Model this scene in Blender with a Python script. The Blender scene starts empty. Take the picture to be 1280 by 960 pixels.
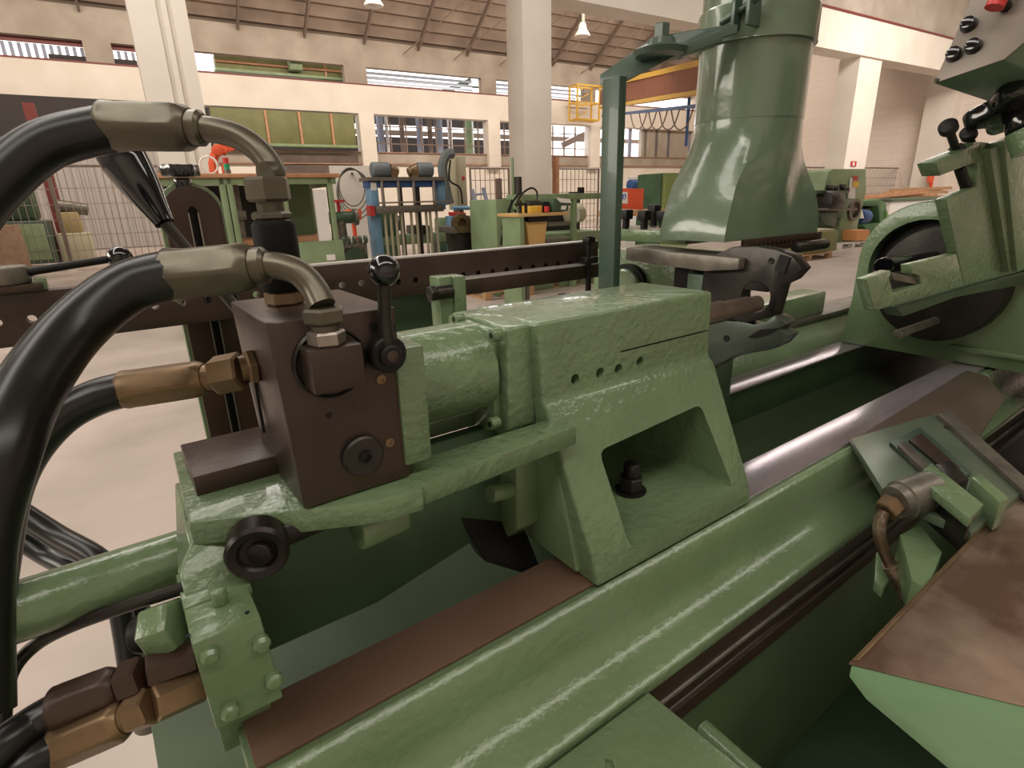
import bpy, bmesh, math, random
from mathutils import Vector, Matrix
random.seed(7)
S = bpy.context.scene
COL = S.collection
# ---------------------------------------------------------------- camera
# machine frame: X along the lathe axis, Y to the rear, Z up, metres, floor at 0
FPX = 696.0
def _n(v): return Vector(v).normalized()
_down = _n((56.0, 2087.0, FPX))
def _hor(x): return 480 - ((x-640)*_down[0] + FPX*_down[2])/_down[1]
_X = _n((1027.0, _hor(1667)-480, FPX)); _Z = -_down; _Y = _Z.cross(_X)
EYE = Vector((0, 0, 1.55))
def ray(px, py):
    c = Vector((px-640, py-480, FPX))/FPX
    return Vector((c.dot(_X), c.dot(_Y), c.dot(_Z)))
def PX(px, py, x): r = ray(px, py); return EYE + r*(x/r.x)
def PY(px, py, y): r = ray(px, py); return EYE + r*(y/r.y)
def PZ(px, py, z): r = ray(px, py); return EYE + r*((z-EYE.z)/r.z)
def at(px, py, d): return EYE + ray(px, py)*d
cam = bpy.data.cameras.new('camera'); camo = bpy.data.objects.new('camera', cam); COL.objects.link(camo)
m = Matrix(((_X[0], -_X[1], -_X[2]), (_Y[0], -_Y[1], -_Y[2]), (_Z[0], -_Z[1], -_Z[2]))).to_4x4()
m.translation = EYE
camo.matrix_world = m
cam.sensor_width = 36; cam.lens = FPX/1280*36; cam.clip_start = 0.02; cam.clip_end = 300
S.camera = camo
# ---------------------------------------------------------------- light
W = bpy.data.worlds.new('world'); S.world = W; W.use_nodes = True
bg = W.node_tree.nodes['Background']; bg.inputs[0].default_value = (1.0, 0.93, 0.88, 1); bg.inputs[1].default_value = 2.2
S.view_settings.view_transform = 'Standard'; S.view_settings.look = 'None'
S.view_settings.exposure = 0.25; S.view_settings.gamma = 1; S.view_settings.use_curve_mapping = False
# building frame: u along the back wall, v to the rear
_a = math.radians(-4.11)
BU = Vector((math.cos(_a), math.sin(_a), 0)); BV_ = Vector((-math.sin(_a), math.cos(_a), 0))
def G(u, v, z): return BU*u + BV_*v + Vector((0, 0, z))
def bv(px, py, v):
    r = ray(px, py); k = v/r.dot(BV_); p = EYE + r*k
    return Vector((p.dot(BU), v, p.z))
def area(name, loc, tgt, sx, sy, e, col):
    l = bpy.data.lights.new(name, 'AREA'); l.shape = 'RECTANGLE'; l.size = sx; l.size_y = sy; l.energy = e; l.color = col
    o = bpy.data.objects.new(name, l); COL.objects.link(o); o.location = loc
    d = (Vector(tgt)-Vector(loc)).normalized()
    o.rotation_euler = d.to_track_quat('-Z', 'Y').to_euler()
area('overhead_fill', G(1, -3.2, 8.8), G(1, -2.2, 0), 18, 1.6, 430, (1, 0.93, 0.82))  # overhead area strips added as fill, the near ceiling has no openings
area('overhead_fill', G(-3, 3.5, 8.8), G(-2, 3.0, 0), 16, 1.4, 370, (1, 0.94, 0.86))
area('overhead_fill', G(8, 9.5, 9.0), G(8, 9.0, 0), 30, 1.6, 800, (1, 0.92, 0.84))  # added strip that strengthens the highlights on the machine
area('side_fill', G(-9, 5, 4.6), G(0, 1.5, 1.2), 9, 2.4, 480, (1, 0.93, 0.80))  # added side fill, no window is built in the left wall
area('overhead_fill', G(10, 20, 10.6), G(10, 32, 2), 44, 2.0, 3500, (1, 0.86, 0.72))  # added strip that brightens the rear wall and beam
area('overhead_fill', G(24, 5, 9.6), G(33, 9, 1), 10, 3.0, 2300, (1, 0.9, 0.8))  # added strip that brightens the right end wall
area('side_fill', G(24, 36.5, 7.0), G(22, 20, 0), 12, 3.0, 700, (0.9, 0.92, 1.0))  # area lamp for daylight through the rear openings

# ---------------------------------------------------------------- materials
def mat(name, col, rough=0.5, metal=0.0, var=0.0, vscale=8, bump=0.0, bscale=60, col2=None, spec=0.5, coat=0.0, thr=None, emit=0, dist=0.004):
    M = bpy.data.materials.new(name); M.use_nodes = True
    nt = M.node_tree; b = nt.nodes['Principled BSDF']
    b.inputs['Base Color'].default_value = (*col, 1); b.inputs['Roughness'].default_value = rough
    b.inputs['Metallic'].default_value = metal; b.inputs['Specular IOR Level'].default_value = spec
    b.inputs['Coat Weight'].default_value = coat
    if emit:
        b.inputs['Emission Color'].default_value = (*col, 1); b.inputs['Emission Strength'].default_value = emit
    tc = nt.nodes.new('ShaderNodeTexCoord')
    if var or col2:
        n = nt.nodes.new('ShaderNodeTexNoise'); n.inputs['Scale'].default_value = vscale; n.inputs['Detail'].default_value = 6
        r = nt.nodes.new('ShaderNodeValToRGB')
        c2 = col2 or tuple(min(1, c*(1+var)) for c in col); c1 = col if col2 else tuple(c*(1-var) for c in col)
        r.color_ramp.elements[0].color = (*c1, 1); r.color_ramp.elements[1].color = (*c2, 1)
        lo, hi = thr or (0.3, 0.7)
        r.color_ramp.elements[0].position = lo; r.color_ramp.elements[1].position = hi
        nt.links.new(tc.outputs['Object'], n.inputs['Vector']); nt.links.new(n.outputs['Fac'], r.inputs['Fac'])
        nt.links.new(r.outputs['Color'], b.inputs['Base Color'])
    if bump:
        n2 = nt.nodes.new('ShaderNodeTexNoise'); n2.inputs['Scale'].default_value = bscale; n2.inputs['Detail'].default_value = 3
        bp = nt.nodes.new('ShaderNodeBump'); bp.inputs['Strength'].default_value = bump; bp.inputs['Distance'].default_value = dist
        nt.links.new(tc.outputs['Object'], n2.inputs['Vector']); nt.links.new(n2.outputs['Fac'], bp.inputs['Height'])
        nt.links.new(bp.outputs['Normal'], b.inputs['Normal'])
    return M
GREEN = mat('green_paint', (0.143, 0.212, 0.110), 0.26, 0, 0.12, 5, 0.45, 85, coat=0.3)
GREENL = mat('green_lumpy_paint', (0.143, 0.212, 0.114), 0.24, 0, 0.12, 7, 0.75, 75, coat=0.35, dist=0.005)
GREENS = mat('green_smooth_paint', (0.125, 0.172, 0.115), 0.22, 0, 0.10, 3, 0.15, 14, coat=0.4, dist=0.02)
GREENB = mat('blue_green_paint', (0.045, 0.08, 0.058), 0.38, 0, 0.12, 5, 0.2, 30, coat=0.2)
GREENK = mat('dark_green_paint', (0.05, 0.095, 0.05), 0.4, 0, 0.2, 5, 0.3, 40)
GREENA = mat('mint_green_paint', (0.17, 0.31, 0.17), 0.32, 0, 0.08, 5, 0.25, 70, coat=0.2)
BROWN = mat('oiled_brown_steel', (0.052, 0.033, 0.025), 0.38, 0.25, 0.3, 9, 0.15, 90)
BROWNW = mat('ground_way_sheen', (0.50, 0.45, 0.49), 0.22, 0.75, 0.12, 6, 0.05, 120)  # violet-white reflection on the ways is put into the base colour
BROWNF = mat('dull_way_steel', (0.16, 0.095, 0.068), 0.4, 0.3, 0.12, 6, 0.08, 120)
BROWND = mat('dark_brown_steel', (0.042, 0.022, 0.014), 0.42, 0.2, 0.3, 9, 0.15, 90)
COPPER = mat('rust_tinted_sheen_plate', (0.15, 0.092, 0.066), 0.24, 0.45, 0, 6, 0.10, 80, col2=(0.50, 0.38, 0.30), thr=(0.38, 0.68), coat=0.3)  # rust tint, with the plate's sheen painted in as the lighter tone
STEEL = mat('bare_steel', (0.32, 0.28, 0.25), 0.33, 0.8, 0.15, 20, 0.05, 100)
STEELG = mat('worn_grey_steel', (0.17, 0.155, 0.13), 0.42, 0.5, 0.3, 25, 0.15, 60)
DSTEEL = mat('dark_steel', (0.035, 0.03, 0.027), 0.35, 0.6, 0.3, 20, 0.1, 60)
BLACK = mat('black_gloss', (0.006, 0.006, 0.008), 0.12, 0, coat=0.5)
BLACKM = mat('black_matt', (0.008, 0.007, 0.007), 0.5, 0, 0.2, 20, spec=0.3)
RUBBER = mat('black_hose_rubber', (0.007, 0.007, 0.007), 0.3, 0)
ZINC = mat('olive_zinc', (0.115, 0.105, 0.077), 0.34, 0.6, 0.2, 18, 0.08, 50)
BRASS = mat('tarnished_brass', (0.19, 0.125, 0.07), 0.38, 0.65, 0.3, 18, 0.1, 60)
RUST = mat('rusty_pipe', (0.12, 0.08, 0.05), 0.36, 0.6, 0, 35, 0.3, 80, col2=(0.42, 0.34, 0.26), thr=(0.5, 0.72))
CONC = mat('painted_concrete', (0.70, 0.64, 0.56), 0.75, 0, 0, 0.8, 0.1, 4, col2=(0.78, 0.73, 0.66))
CONCD = mat('stained_concrete', (0.30, 0.25, 0.20), 0.85, 0, 0, 0.7, 0.15, 3, col2=(0.47, 0.42, 0.36), thr=(0.3, 0.75))
ROOFM = mat('roof_brown', (0.25, 0.195, 0.155), 0.8, 0, 0.2, 0.8)
RAFT = mat('rafter_brown', (0.19, 0.14, 0.11), 0.7)
FLOORM = mat('floor_concrete', (0.33, 0.275, 0.245), 0.42, 0, 0, 1.3, 0.12, 9, col2=(0.52, 0.44, 0.395), thr=(0.25, 0.7))
WOOD = mat('pale_wood', (0.45, 0.27, 0.14), 0.7, 0, 0.25, 9)
WOODR = mat('red_wood', (0.5, 0.13, 0.08), 0.7, 0, 0.2, 9)
ORANGE = mat('orange_red_paint', (0.75, 0.10, 0.035), 0.5)
ORTOP = mat('orange_edge', (0.48, 0.24, 0.13), 0.6, 0, 0.2, 6)
RUSTY = mat('rusty_edge', (0.33, 0.19, 0.12), 0.7, 0, 0.3, 2)
YELLOW = mat('yellow_paint', (0.75, 0.46, 0.06), 0.5)
REDP = mat('red_paint', (0.5, 0.03, 0.03), 0.35)
BRIGHT = mat('glint_steel', (0.75, 0.72, 0.74), 0.3, 0.5)  # pale base colour holds the glint along the rail edges
DRED = mat('dark_red_paint', (0.17, 0.035, 0.03), 0.5)
BLUE = mat('blue_paint', (0.14, 0.28, 0.42), 0.5, 0, 0.15, 5)
BLUED = mat('deep_blue_paint', (0.03, 0.09, 0.25), 0.5)
BEIGE = mat('beige_cabinet', (0.46, 0.42, 0.29), 0.5)
OLIVE = mat('olive_green_sheet', (0.16, 0.165, 0.06), 0.55, 0, 0.15, 1.5)
BGREEN = mat('machine_green', (0.21, 0.285, 0.155), 0.5, 0, 0.15, 3)
WHITE = mat('white', (0.8, 0.78, 0.75), 0.5)
PURPLEB = mat('blue_grey_sheet', (0.27, 0.30, 0.40), 0.5, 0, 0.1, 2)
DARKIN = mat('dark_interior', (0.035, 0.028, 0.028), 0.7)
PANEL = mat('grey_taupe_panel', (0.20, 0.17, 0.145), 0.4, 0.3, 0.12, 9)

# ---------------------------------------------------------------- mesh builder
class MB:
    def __init__(s): s.v = []; s.f = []
    def add(s, vs, fs):
        o = len(s.v); s.v += [Vector(v) for v in vs]; s.f += [[i+o for i in f] for f in fs]; return s
    def prism(s, pts, off):
        n = len(pts); off = Vector(off); P = [Vector(p) for p in pts]
        fs = [list(range(n))[::-1], list(range(n, 2*n))] + [[i, (i+1) % n, (i+1) % n+n, i+n] for i in range(n)]
        return s.add(P+[p+off for p in P], fs)
    def box(s, a, b):
        x0, y0, z0 = a; x1, y1, z1 = b
        return s.prism([(x0, y0, z0), (x1, y0, z0), (x1, y1, z0), (x0, y1, z0)], (0, 0, z1-z0))
    def gbox(s, u0, u1, v0, v1, z0, z1):
        return s.prism([G(u0, v0, z0), G(u1, v0, z0), G(u1, v1, z0), G(u0, v1, z0)], (0, 0, z1-z0))
    def rings(s, rs, caps=True, closed=False):
        n = len(rs[0]); o = len(s.v)
        for r in rs: s.v += [Vector(p) for p in r]
        m_ = len(rs)
        for k in range(m_-1 if not closed else m_):
            a = o+k*n; b = o+((k+1) % m_)*n
            for i in range(n): s.f.append([a+i, a+(i+1) % n, b+(i+1) % n, b+i])
        if caps and not closed:
            s.f.append([o+i for i in range(n)][::-1]); s.f.append([o+(m_-1)*n+i for i in range(n)])
        return s
    def rev(s, p0, ax, prof, n=32, ph=0):
        """surface of revolution: prof = [(distance along ax, radius)]"""
        p0 = Vector(p0); ax = Vector(ax).normalized(); e1 = ax.orthogonal().normalized(); e2 = ax.cross(e1)
        rs = [[p0+ax*t+(e1*math.cos(2*math.pi*i/n+ph)+e2*math.sin(2*math.pi*i/n+ph))*max(r, 1e-5) for i in range(n)] for t, r in prof]
        return s.rings(rs)
    def cyl(s, a, b, r, r2=None, n=24, ph=0):
        a = Vector(a); b = Vector(b); return s.rev(a, b-a, [(0, r), ((b-a).length, r if r2 is None else r2)], n, ph)
    def cylc(s, a, b, r, c=0.1, n=32):
        a = Vector(a); b = Vector(b); L = (b-a).length; c *= r
        return s.rev(a, b-a, [(0, r-c), (c*.4, r-c*.3), (c, r), (L-c, r), (L-c*.4, r-c*.3), (L, r-c)], n)
    def hexn(s, a, b, r, n=6, ph=0):
        a = Vector(a); b = Vector(b); L = (b-a).length; c = r*0.12
        return s.rev(a, b-a, [(0, r-c), (c, r), (L-c, r), (L, r-c)], n, ph)
    def sph(s, c, r, n=28):
        c = Vector(c); k = 16
        return s.rev(c-Vector((0, 0, r)), (0, 0, 1), [(r-r*math.cos(math.pi*i/k), r*math.sin(math.pi*i/k)) for i in range(k+1)], n)
    def tube(s, path, r, n=16, sub=8, rad=None):
        P = [Vector(p) for p in path]; pts = []; rr = []
        R = rad or [r]*len(P)
        for i in range(len(P)-1):
            p0 = P[max(i-1, 0)]; p1 = P[i]; p2 = P[i+1]; p3 = P[min(i+2, len(P)-1)]
            for k in range(sub):
                t = k/sub
                pts.append(0.5*((2*p1)+(p2-p0)*t+(2*p0-5*p1+4*p2-p3)*t*t+(3*p1-p0-3*p2+p3)*t**3)); rr.append(R[i]*(1-t)+R[i+1]*t)
        pts.append(P[-1]); rr.append(R[-1])
        nrm = None; rs = []
        for i, p in enumerate(pts):
            t = (pts[min(i+1, len(pts)-1)]-pts[max(i-1, 0)]).normalized()
            nrm = t.orthogonal().normalized() if nrm is None else (nrm-t*nrm.dot(t)).normalized()
            b = t.cross(nrm)
            rs.append([p+(nrm*math.cos(2*math.pi*k/n)+b*math.sin(2*math.pi*k/n))*rr[i] for k in range(n)])
        return s.rings(rs)
    def bar(s, a, b, w, h, up=(0, 0, 1)):
        a = Vector(a); b = Vector(b); d = (b-a).normalized(); up = Vector(up)
        if d.cross(up).length < .05: up = Vector((0, 1, 0)) if abs(d.y) < .9 else Vector((1, 0, 0))
        e1 = d.cross(up).normalized(); e2 = e1.cross(d)
        q = [a+e1*w/2+e2*h/2, a-e1*w/2+e2*h/2, a-e1*w/2-e2*h/2, a+e1*w/2-e2*h/2]
        return s.prism(q, b-a)

def tag(o, label=None, cat=None, group=None, kind=None):
    if label: o['label'] = label
    if cat: o['category'] = cat
    if group: o['group'] = group
    if kind: o['kind'] = kind
    return o
ORG = {}
def thing(name, label, cat, loc, group=None):
    o = bpy.data.objects.new(name, None); COL.objects.link(o); o.location = loc; o.empty_display_size = 0.05
    ORG[o] = Vector(loc)
    return tag(o, label, cat, group)
def tomesh(name, mb, bevel=0, seg=2, smooth=35):
    me = bpy.data.meshes.new(name); bm = bmesh.new()
    vs = [bm.verts.new(v) for v in mb.v]
    for f in mb.f:
        try: bm.faces.new([vs[i] for i in f])
        except ValueError: pass
    bmesh.ops.remove_doubles(bm, verts=bm.verts, dist=1e-6)
    bmesh.ops.recalc_face_normals(bm, faces=bm.faces)
    if bevel:
        es = [e for e in bm.edges if len(e.link_faces) == 2 and e.calc_face_angle(0) > math.radians(28)]
        bmesh.ops.bevel(bm, geom=es, offset=bevel, segments=seg, affect='EDGES', profile=0.5, clamp_overlap=True)
    bm.to_mesh(me); bm.free()
    for p in me.polygons: p.use_smooth = True
    me.set_sharp_from_angle(angle=math.radians(smooth))
    return me
def obj(name, mb, m_, parent=None, bevel=0, seg=2, cuts=None, label=None, cat=None, group=None, kind=None, smooth=35):
    me = tomesh(name, mb, bevel, seg, smooth)
    if cuts:
        t = bpy.data.objects.new('t', me); COL.objects.link(t); tmp = []
        for c in cuts:
            co = bpy.data.objects.new('c', tomesh('c', c)); COL.objects.link(co); tmp.append(co)
            md = t.modifiers.new('b', 'BOOLEAN'); md.operation = 'DIFFERENCE'; md.object = co; md.solver = 'EXACT'
        dg = bpy.context.evaluated_depsgraph_get()
        me2 = bpy.data.meshes.new_from_object(t.evaluated_get(dg)); 
        for o_ in [t]+tmp: bpy.data.objects.remove(o_)
        me = me2
        for p in me.polygons: p.use_smooth = True
        me.set_sharp_from_angle(angle=math.radians(smooth))
    me.materials.clear(); me.materials.append(m_)
    if parent is None:
        xs = [v.co for v in me.vertices]
        lo = Vector([min(c[i] for c in xs) for i in range(3)]); hi = Vector([max(c[i] for c in xs) for i in range(3)])
        org = Vector(((lo.x+hi.x)/2, (lo.y+hi.y)/2, lo.z))
    else: org = ORG[parent]
    me.transform(Matrix.Translation(-org)); me.update()
    o = bpy.data.objects.new(name, me); COL.objects.link(o); ORG[o] = org
    if parent is None: o.location = org
    else: o.parent = parent
    return tag(o, label, cat, group, kind)
def struct(name, mb, m_, **k): return obj(name, mb, m_, kind='structure', **k)
def interp(pts, z=None): return pts

# ================================================================ SETTING
struct('floor', MB().gbox(-16, 60, -8.4, 60, -0.2, 0), FLOORM)
VW = 32.0
EAVE = 9.4
WB = 6.0; WT = 7.35; SB = 3.5; ST = 4.15
# lower wall, upper wall band, beam: one wall with its openings
w = MB().gbox(-14, 37, VW, VW+0.35, 0, SB)
struct('wall_back', w, CONC)
up = MB().gbox(-14, 37, VW+0.02, VW+0.4, 8.28, EAVE+0.15)
for px, wd in ((130, 1.0), (445, 1.2), (611, 1.0), (738, 1.0)):
    u = bv(px, 95, VW).x
    up.gbox(u-wd/2, u+wd/2, VW+0.02, VW+0.4, WT, 8.28)
struct('wall_upper', up, CONCD)
struct('trim_1', MB().gbox(-14, 40, VW-0.35, VW+0.3, WB, WT), CONC)
struct('trim_2', MB().gbox(-14, 40, VW-0.37, VW+0.3, WT, WT+0.07), DRED)
struct('trim_3', MB().gbox(-14, 40, VW-0.2, VW+0.3, SB, SB+0.06).gbox(-14, 40, VW-0.15, VW+0.3, ST-0.05, ST), RUSTY)
struct('trim_4', MB().gbox(-14, 37, VW-0.05, VW+0.3, SB+0.06, ST-0.05), CONCD)
n = 5
for px in (457, 614, 740):
    u = bv(px, 165, VW).x
    struct('trim_%d' % n, MB().gbox(u-0.42, u+0.42, VW-0.4, VW+0.3, 3.25, WB), CONC, bevel=0.03); n += 1
# right end wall of blocks, with bricks in its relief
def brickmat():
    M = mat('cream_block_wall', (0.66, 0.57, 0.50), 0.8); nt = M.node_tree; b = nt.nodes['Principled BSDF']
    tc = nt.nodes.new('ShaderNodeTexCoord'); mp = nt.nodes.new('ShaderNodeMapping'); mp.inputs['Rotation'].default_value = (0, math.pi/2, math.pi/2)
    mp.inputs['Rotation'].default_value = (math.pi/2, 0, math.pi/2)
    br = nt.nodes.new('ShaderNodeTexBrick'); br.inputs['Scale'].default_value = 1.0
    br.inputs['Brick Width'].default_value = 1.1; br.inputs['Row Height'].default_value = 0.34; br.inputs['Mortar Size'].default_value = 0.02
    br.inputs['Color1'].default_value = (0.70, 0.61, 0.54, 1); br.inputs['Color2'].default_value = (0.72, 0.63, 0.56, 1); br.inputs['Mortar'].default_value = (0.66, 0.575, 0.505, 1)
    sep = nt.nodes.new('ShaderNodeSeparateXYZ'); cb = nt.nodes.new('ShaderNodeCombineXYZ')
    nt.links.new(tc.outputs['Object'], sep.inputs[0]); nt.links.new(sep.outputs['Y'], cb.inputs['X']); nt.links.new(sep.outputs['Z'], cb.inputs['Y'])
    nt.links.new(cb.outputs[0], br.inputs['Vector']); nt.links.new(br.outputs['Color'], b.inputs['Base Color'])
    return M
BRICK = brickmat()
struct('wall_right', MB().gbox(36, 36.4, -8.4, VW+0.35, 0, 24), BRICK)
# columns and high beam in front
u0 = bv(655, 150, 13.5).x; u1 = bv(690, 150, 13.5).x
struct('trim_8', MB().gbox(u0, u1, 13.5, 14.3, 0, 11), CONC, bevel=0.03)
struct('trim_9', MB().gbox(u1, 45, 13.5, 14.3, 6.42, 7.65).gbox(-14, u0, 13.5, 14.3, 9.2, 10.4), CONC)
struct('trim_10', MB().gbox(u1, 45, 13.46, 14.34, 7.65, 7.72), DRED)
struct('trim_11', MB().gbox(24.4, 26.0, 13.6, 14.4, 0, 6.42), CONC)
struct('trim_12', MB().gbox(u1, 45, 13.7, 14.2, 7.72, 12), CONCD)
struct('trim_13', MB().gbox(35.2, 36, 14.6, 15.9, 0, 8.0), CONC)
# left leaning concrete column
cl = [bv(159, 0, 12), bv(234, 0, 12), bv(272, 240, 12), bv(205, 240, 12)]
ul = (cl[0].x+cl[3].x)/2; ur = (cl[1].x+cl[2].x)/2
col = MB().gbox(ul, ur, 12, 12.7, 0, 8)
dw = (ur-ul)
cut1 = MB().gbox(ul+dw*.48, ul+dw*.56, 11.9, 12.05, -1, 9)
cut2 = MB().gbox(ul+dw*.66, ul+dw*.74, 11.9, 12.05, -1, 9)
struct('trim_14', col, CONC, cuts=[cut1, cut2])

# roof: rafters rise from the eave towards the camera
SL = 0.68
def rz(v): return EAVE + SL*(VW-v)
bm_ = MB()
v0, v1 = 13.5, VW+0.5
prof = []
k = 0; v = v1
while v > v0:
    prof.append((v, rz(v)+0.25)); prof.append((v-0.12, rz(v-0.12)+0.42)); v -= 0.5
def strip(u0_, u1_, va, vb):
    mbs = MB(); pp = []
    v = vb
    while v > va:
        pp.append(G(0, v, rz(v)+0.25)); pp.append(G(0, v-0.15, rz(v-0.15)+0.40)); pp.append(G(0, v-0.45, rz(v-0.45)+0.42)); v -= 0.6
    top = [p+Vector((0, 0, 0.12)) for p in pp[::-1]]
    mbs.prism([p+BU*u0_ for p in pp+top], BU*(u1_-u0_)); return mbs
SKV = (26.4, 27.5)
roof = strip(-14, 40, SKV[1], v1)
roof2 = strip(-14, 19.5, SKV[0]-1, SKV[1]); roof3 = strip(-14, 40, v0, SKV[0])
struct('ceiling', roof, ROOFM); struct('ceiling', roof3, ROOFM); struct('ceiling', roof2, ROOFM)
pu = -13.0; k = 15
while pu < 36:
    r_ = MB().bar(G(pu, VW, rz(VW)), G(pu, v0, rz(v0)), 0.09, 0.26)
    struct('trim_%d' % k, r_, RAFT); k += 1
    pu += 3.0
struct('trim_%d' % k, MB().bar(G(-14, 25.9, rz(25.9)+0.05), G(40, 25.9, rz(25.9)+0.05), 0.35, 0.5).bar(G(-14, 28.3, rz(28.3)+0.05), G(19.5, 28.3, rz(28.3)+0.05), 0.1, 0.15), RAFT); k += 1
for i in range(6):
    u = 13+i*3.0
    struct('trim_%d' % k, MB().tube([G(u, VW-0.3, 9.0), G(u+4.5, 26.5, rz(26.5)-0.3)], 0.03, 6, 1), RAFT); k += 1

# windows: frames and glazing of the rear openings
def glassm():
    M = bpy.data.materials.new('frosted_glazing'); M.use_nodes = True; nt = M.node_tree
    b = nt.nodes['Principled BSDF']; b.inputs['Base Color'].default_value = (0.9, 0.92, 1, 1); b.inputs['Roughness'].default_value = 0.5
    b.inputs['Transmission Weight'].default_value = 1
    return M
# next bay seen through the opening: posts, dark hall, bright corrugated strips
w1 = thing('window_1', None, None, G(18, VW+0.5, WB-1.9))
del_keys = [k_ for k_ in w1.keys()]
w1['kind'] = 'structure'
fr = MB().gbox(bv(470, 160, VW).x-0.2, bv(742, 160, VW).x, VW+0.45, VW+0.52, 4.6, 4.66).gbox(bv(470, 160, VW).x-0.2, bv(742, 160, VW).x, VW+0.45, VW+0.52, 5.5, 5.55)
uu = bv(470, 160, VW).x
while uu < 26.8:
    fr.gbox(uu, uu+0.07, VW+0.42, VW+0.5, ST, WB); uu += 0.93
obj('window_frame', fr, RAFT, w1)
BAY = 41.0
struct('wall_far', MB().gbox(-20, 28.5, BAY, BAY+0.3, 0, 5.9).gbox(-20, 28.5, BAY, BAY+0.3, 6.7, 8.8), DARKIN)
struct('trim_%d' % k, MB().bar(G(11, BAY-1.5, 6.0), G(38, BAY-1.5, 6.0), 0.3, 0.3), RAFT); k += 1
pl = []
for px, py, wd, mm in ((475, 160, .42, PURPLEB), (484, 170, .2, WHITE), (502, 160, .3, RAFT), (524, 160, .4, PURPLEB), (537, 160, .3, RAFT), (548, 160, .5, PURPLEB), (562, 160, .3, WHITE), (586, 160, .5, BGREEN), (591, 175, .15, WHITE), (643, 165, .5, WHITE), (648, 165, .3, GREENK)):
    c = bv(px, py, 35.0)
    pl.append(obj('storage_post', MB().cyl(G(c.x, 35, 0), G(c.x, 35, 6.6), wd/2, n=12), mm, group='posts seen through the rear opening', cat='post',
      label='%s post behind the rear wall opening, %s' % ({PURPLEB: 'blue grey', WHITE: 'slim white', RAFT: 'brown', BGREEN: 'green', GREENK: 'dark green'}[mm],
        {475: 'first from the left end of the opening', 484: 'next to the leftmost blue grey post', 502: 'third from the opening left end', 524: 'above the left blue motor press', 537: 'left of the thick middle post', 548: 'thickest one above the right motor', 562: 'right of the thickest blue grey post', 586: 'above the beige cabinet', 591: 'touching the green post above the beige cabinet', 643: 'between pier and big column', 648: 'tight against the big column'}[px])))
# corrugated high strip: translucent louvres under the eave
def louvre(name, pxa, pxb, zb, zt, step, m_):
    a = bv(pxa, 100, VW).x; b = bv(pxb, 100, VW).x; q = MB(); z = zb
    while z < zt: q.gbox(a, b, VW+1.3, VW+1.34, z, z+step*.62); z += step
    struct(name, q, m_)
LOUV = mat('translucent_louvre', (0.55, 0.62, 0.75), 0.4)
struct('trim_%d' % k, MB().gbox(9, 27, VW+1.5, VW+1.6, 6.9, 7.78).gbox(9, 27, VW+1.5, VW+1.6, 8.02, 8.12), GREENK); k += 1
louvre('window_2', 452, 603, 7.55, 8.3, 0.22, LOUV)
louvre('window_3', 618, 735, 7.55, 8.3, 0.22, LOUV)
struct('trim_%d' % k, MB().bar(G(9, VW+4, 7.9), G(30, VW+4, 7.9), 0.3, 0.5).bar(G(14.5, VW+2.5, 7.0), G(18.5, VW+2.5, 8.6), 0.2, 0.3), GREENK); k += 1
# left high windows with blue corrugated sheet
q = MB(); a = -6.5
c = MB()
i = 0
while a < 1.6:
    q.gbox(a, a+0.13, VW+0.3, VW+0.36, WT, 8.05); a += 0.26
struct('window_4', q, PURPLEB)
ua = bv(60, 70, VW).x; ub = bv(112, 70, VW).x
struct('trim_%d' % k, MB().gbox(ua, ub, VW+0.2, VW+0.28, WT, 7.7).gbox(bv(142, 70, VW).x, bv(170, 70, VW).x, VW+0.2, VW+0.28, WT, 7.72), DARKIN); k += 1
struct('trim_%d' % k, MB().gbox(-14, bv(172, 70, VW).x, VW+0.4, VW+0.5, 8.1, 8.3), DRED); k += 1
# window at far right (bright sky), mullions
q = MB()
for px in (757, 771, 787, 862, 806, 820, 835):
    uu = bv(px, 180, VW).x
    q.gbox(uu, uu+0.28, VW+0.1, VW+0.2, ST, WB)
struct('window_5', q, PURPLEB)
struct('wall_corner', MB().gbox(bv(803, 180, VW).x, 37, VW+0.1, VW+0.4, ST, WB), CONCD)
struct('trim_%d' % k, MB().bar(G(26.8, 36, 5.2), G(33, 36, 7.6), 0.3, 0.4), RAFT); k += 1

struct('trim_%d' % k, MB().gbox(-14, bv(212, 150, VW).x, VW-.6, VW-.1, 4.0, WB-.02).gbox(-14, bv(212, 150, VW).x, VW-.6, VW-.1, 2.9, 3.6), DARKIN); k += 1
# near bay shell: the rest of the hall around the camera
struct('ceiling', MB().gbox(-16, 40, -8.2, 13.6, 9.9, 10.1), ROOFM)
struct('ceiling', MB().gbox(-16, 40, 13.4, 13.6, 9.9, 24), ROOFM)
struct('wall_front', MB().gbox(-16, 40, -8.4, -8.0, 0, 10), CONC)
struct('wall_left', MB().gbox(-14.4, -14.0, -8.4, 33, 0, 22), CONC)
# ================================================================ BACKGROUND THINGS
def gth(name, label, cat, u, v, group=None, z=0): return thing(name, label, cat, G(u, v, z), group)
# pendant lamps
def lamp(px, py, v, label):
    c = bv(px, py, v); p = G(c.x, v, c.z)
    t = thing('pendant_lamp', label, 'lamp', p, 'bell lamps under the roof')
    obj('lamp_shade', MB().rev(p+Vector((0, 0, .55)), (0, 0, -1), [(0, .1), (.1, .16), (.3, .2), (.55, .38), (.6, .36), (.58, .3), (.3, .1)], 20), WHITE, t)
    obj('lamp_socket', MB().cyl(p+Vector((0, 0, .5)), p+Vector((0, 0, .95)), .12, n=12), STEELG, t)
    obj('cord', MB().cyl(p+Vector((0, 0, .9)), p+Vector((0, 0, rz(v)-c.z+.2)), .02, n=6), RAFT, t)
lamp(728, 44, 24, 'white bell pendant lamp right of the big central column')
lamp(467, 6, 24, 'white bell pendant lamp at the top edge left of the central column')
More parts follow.
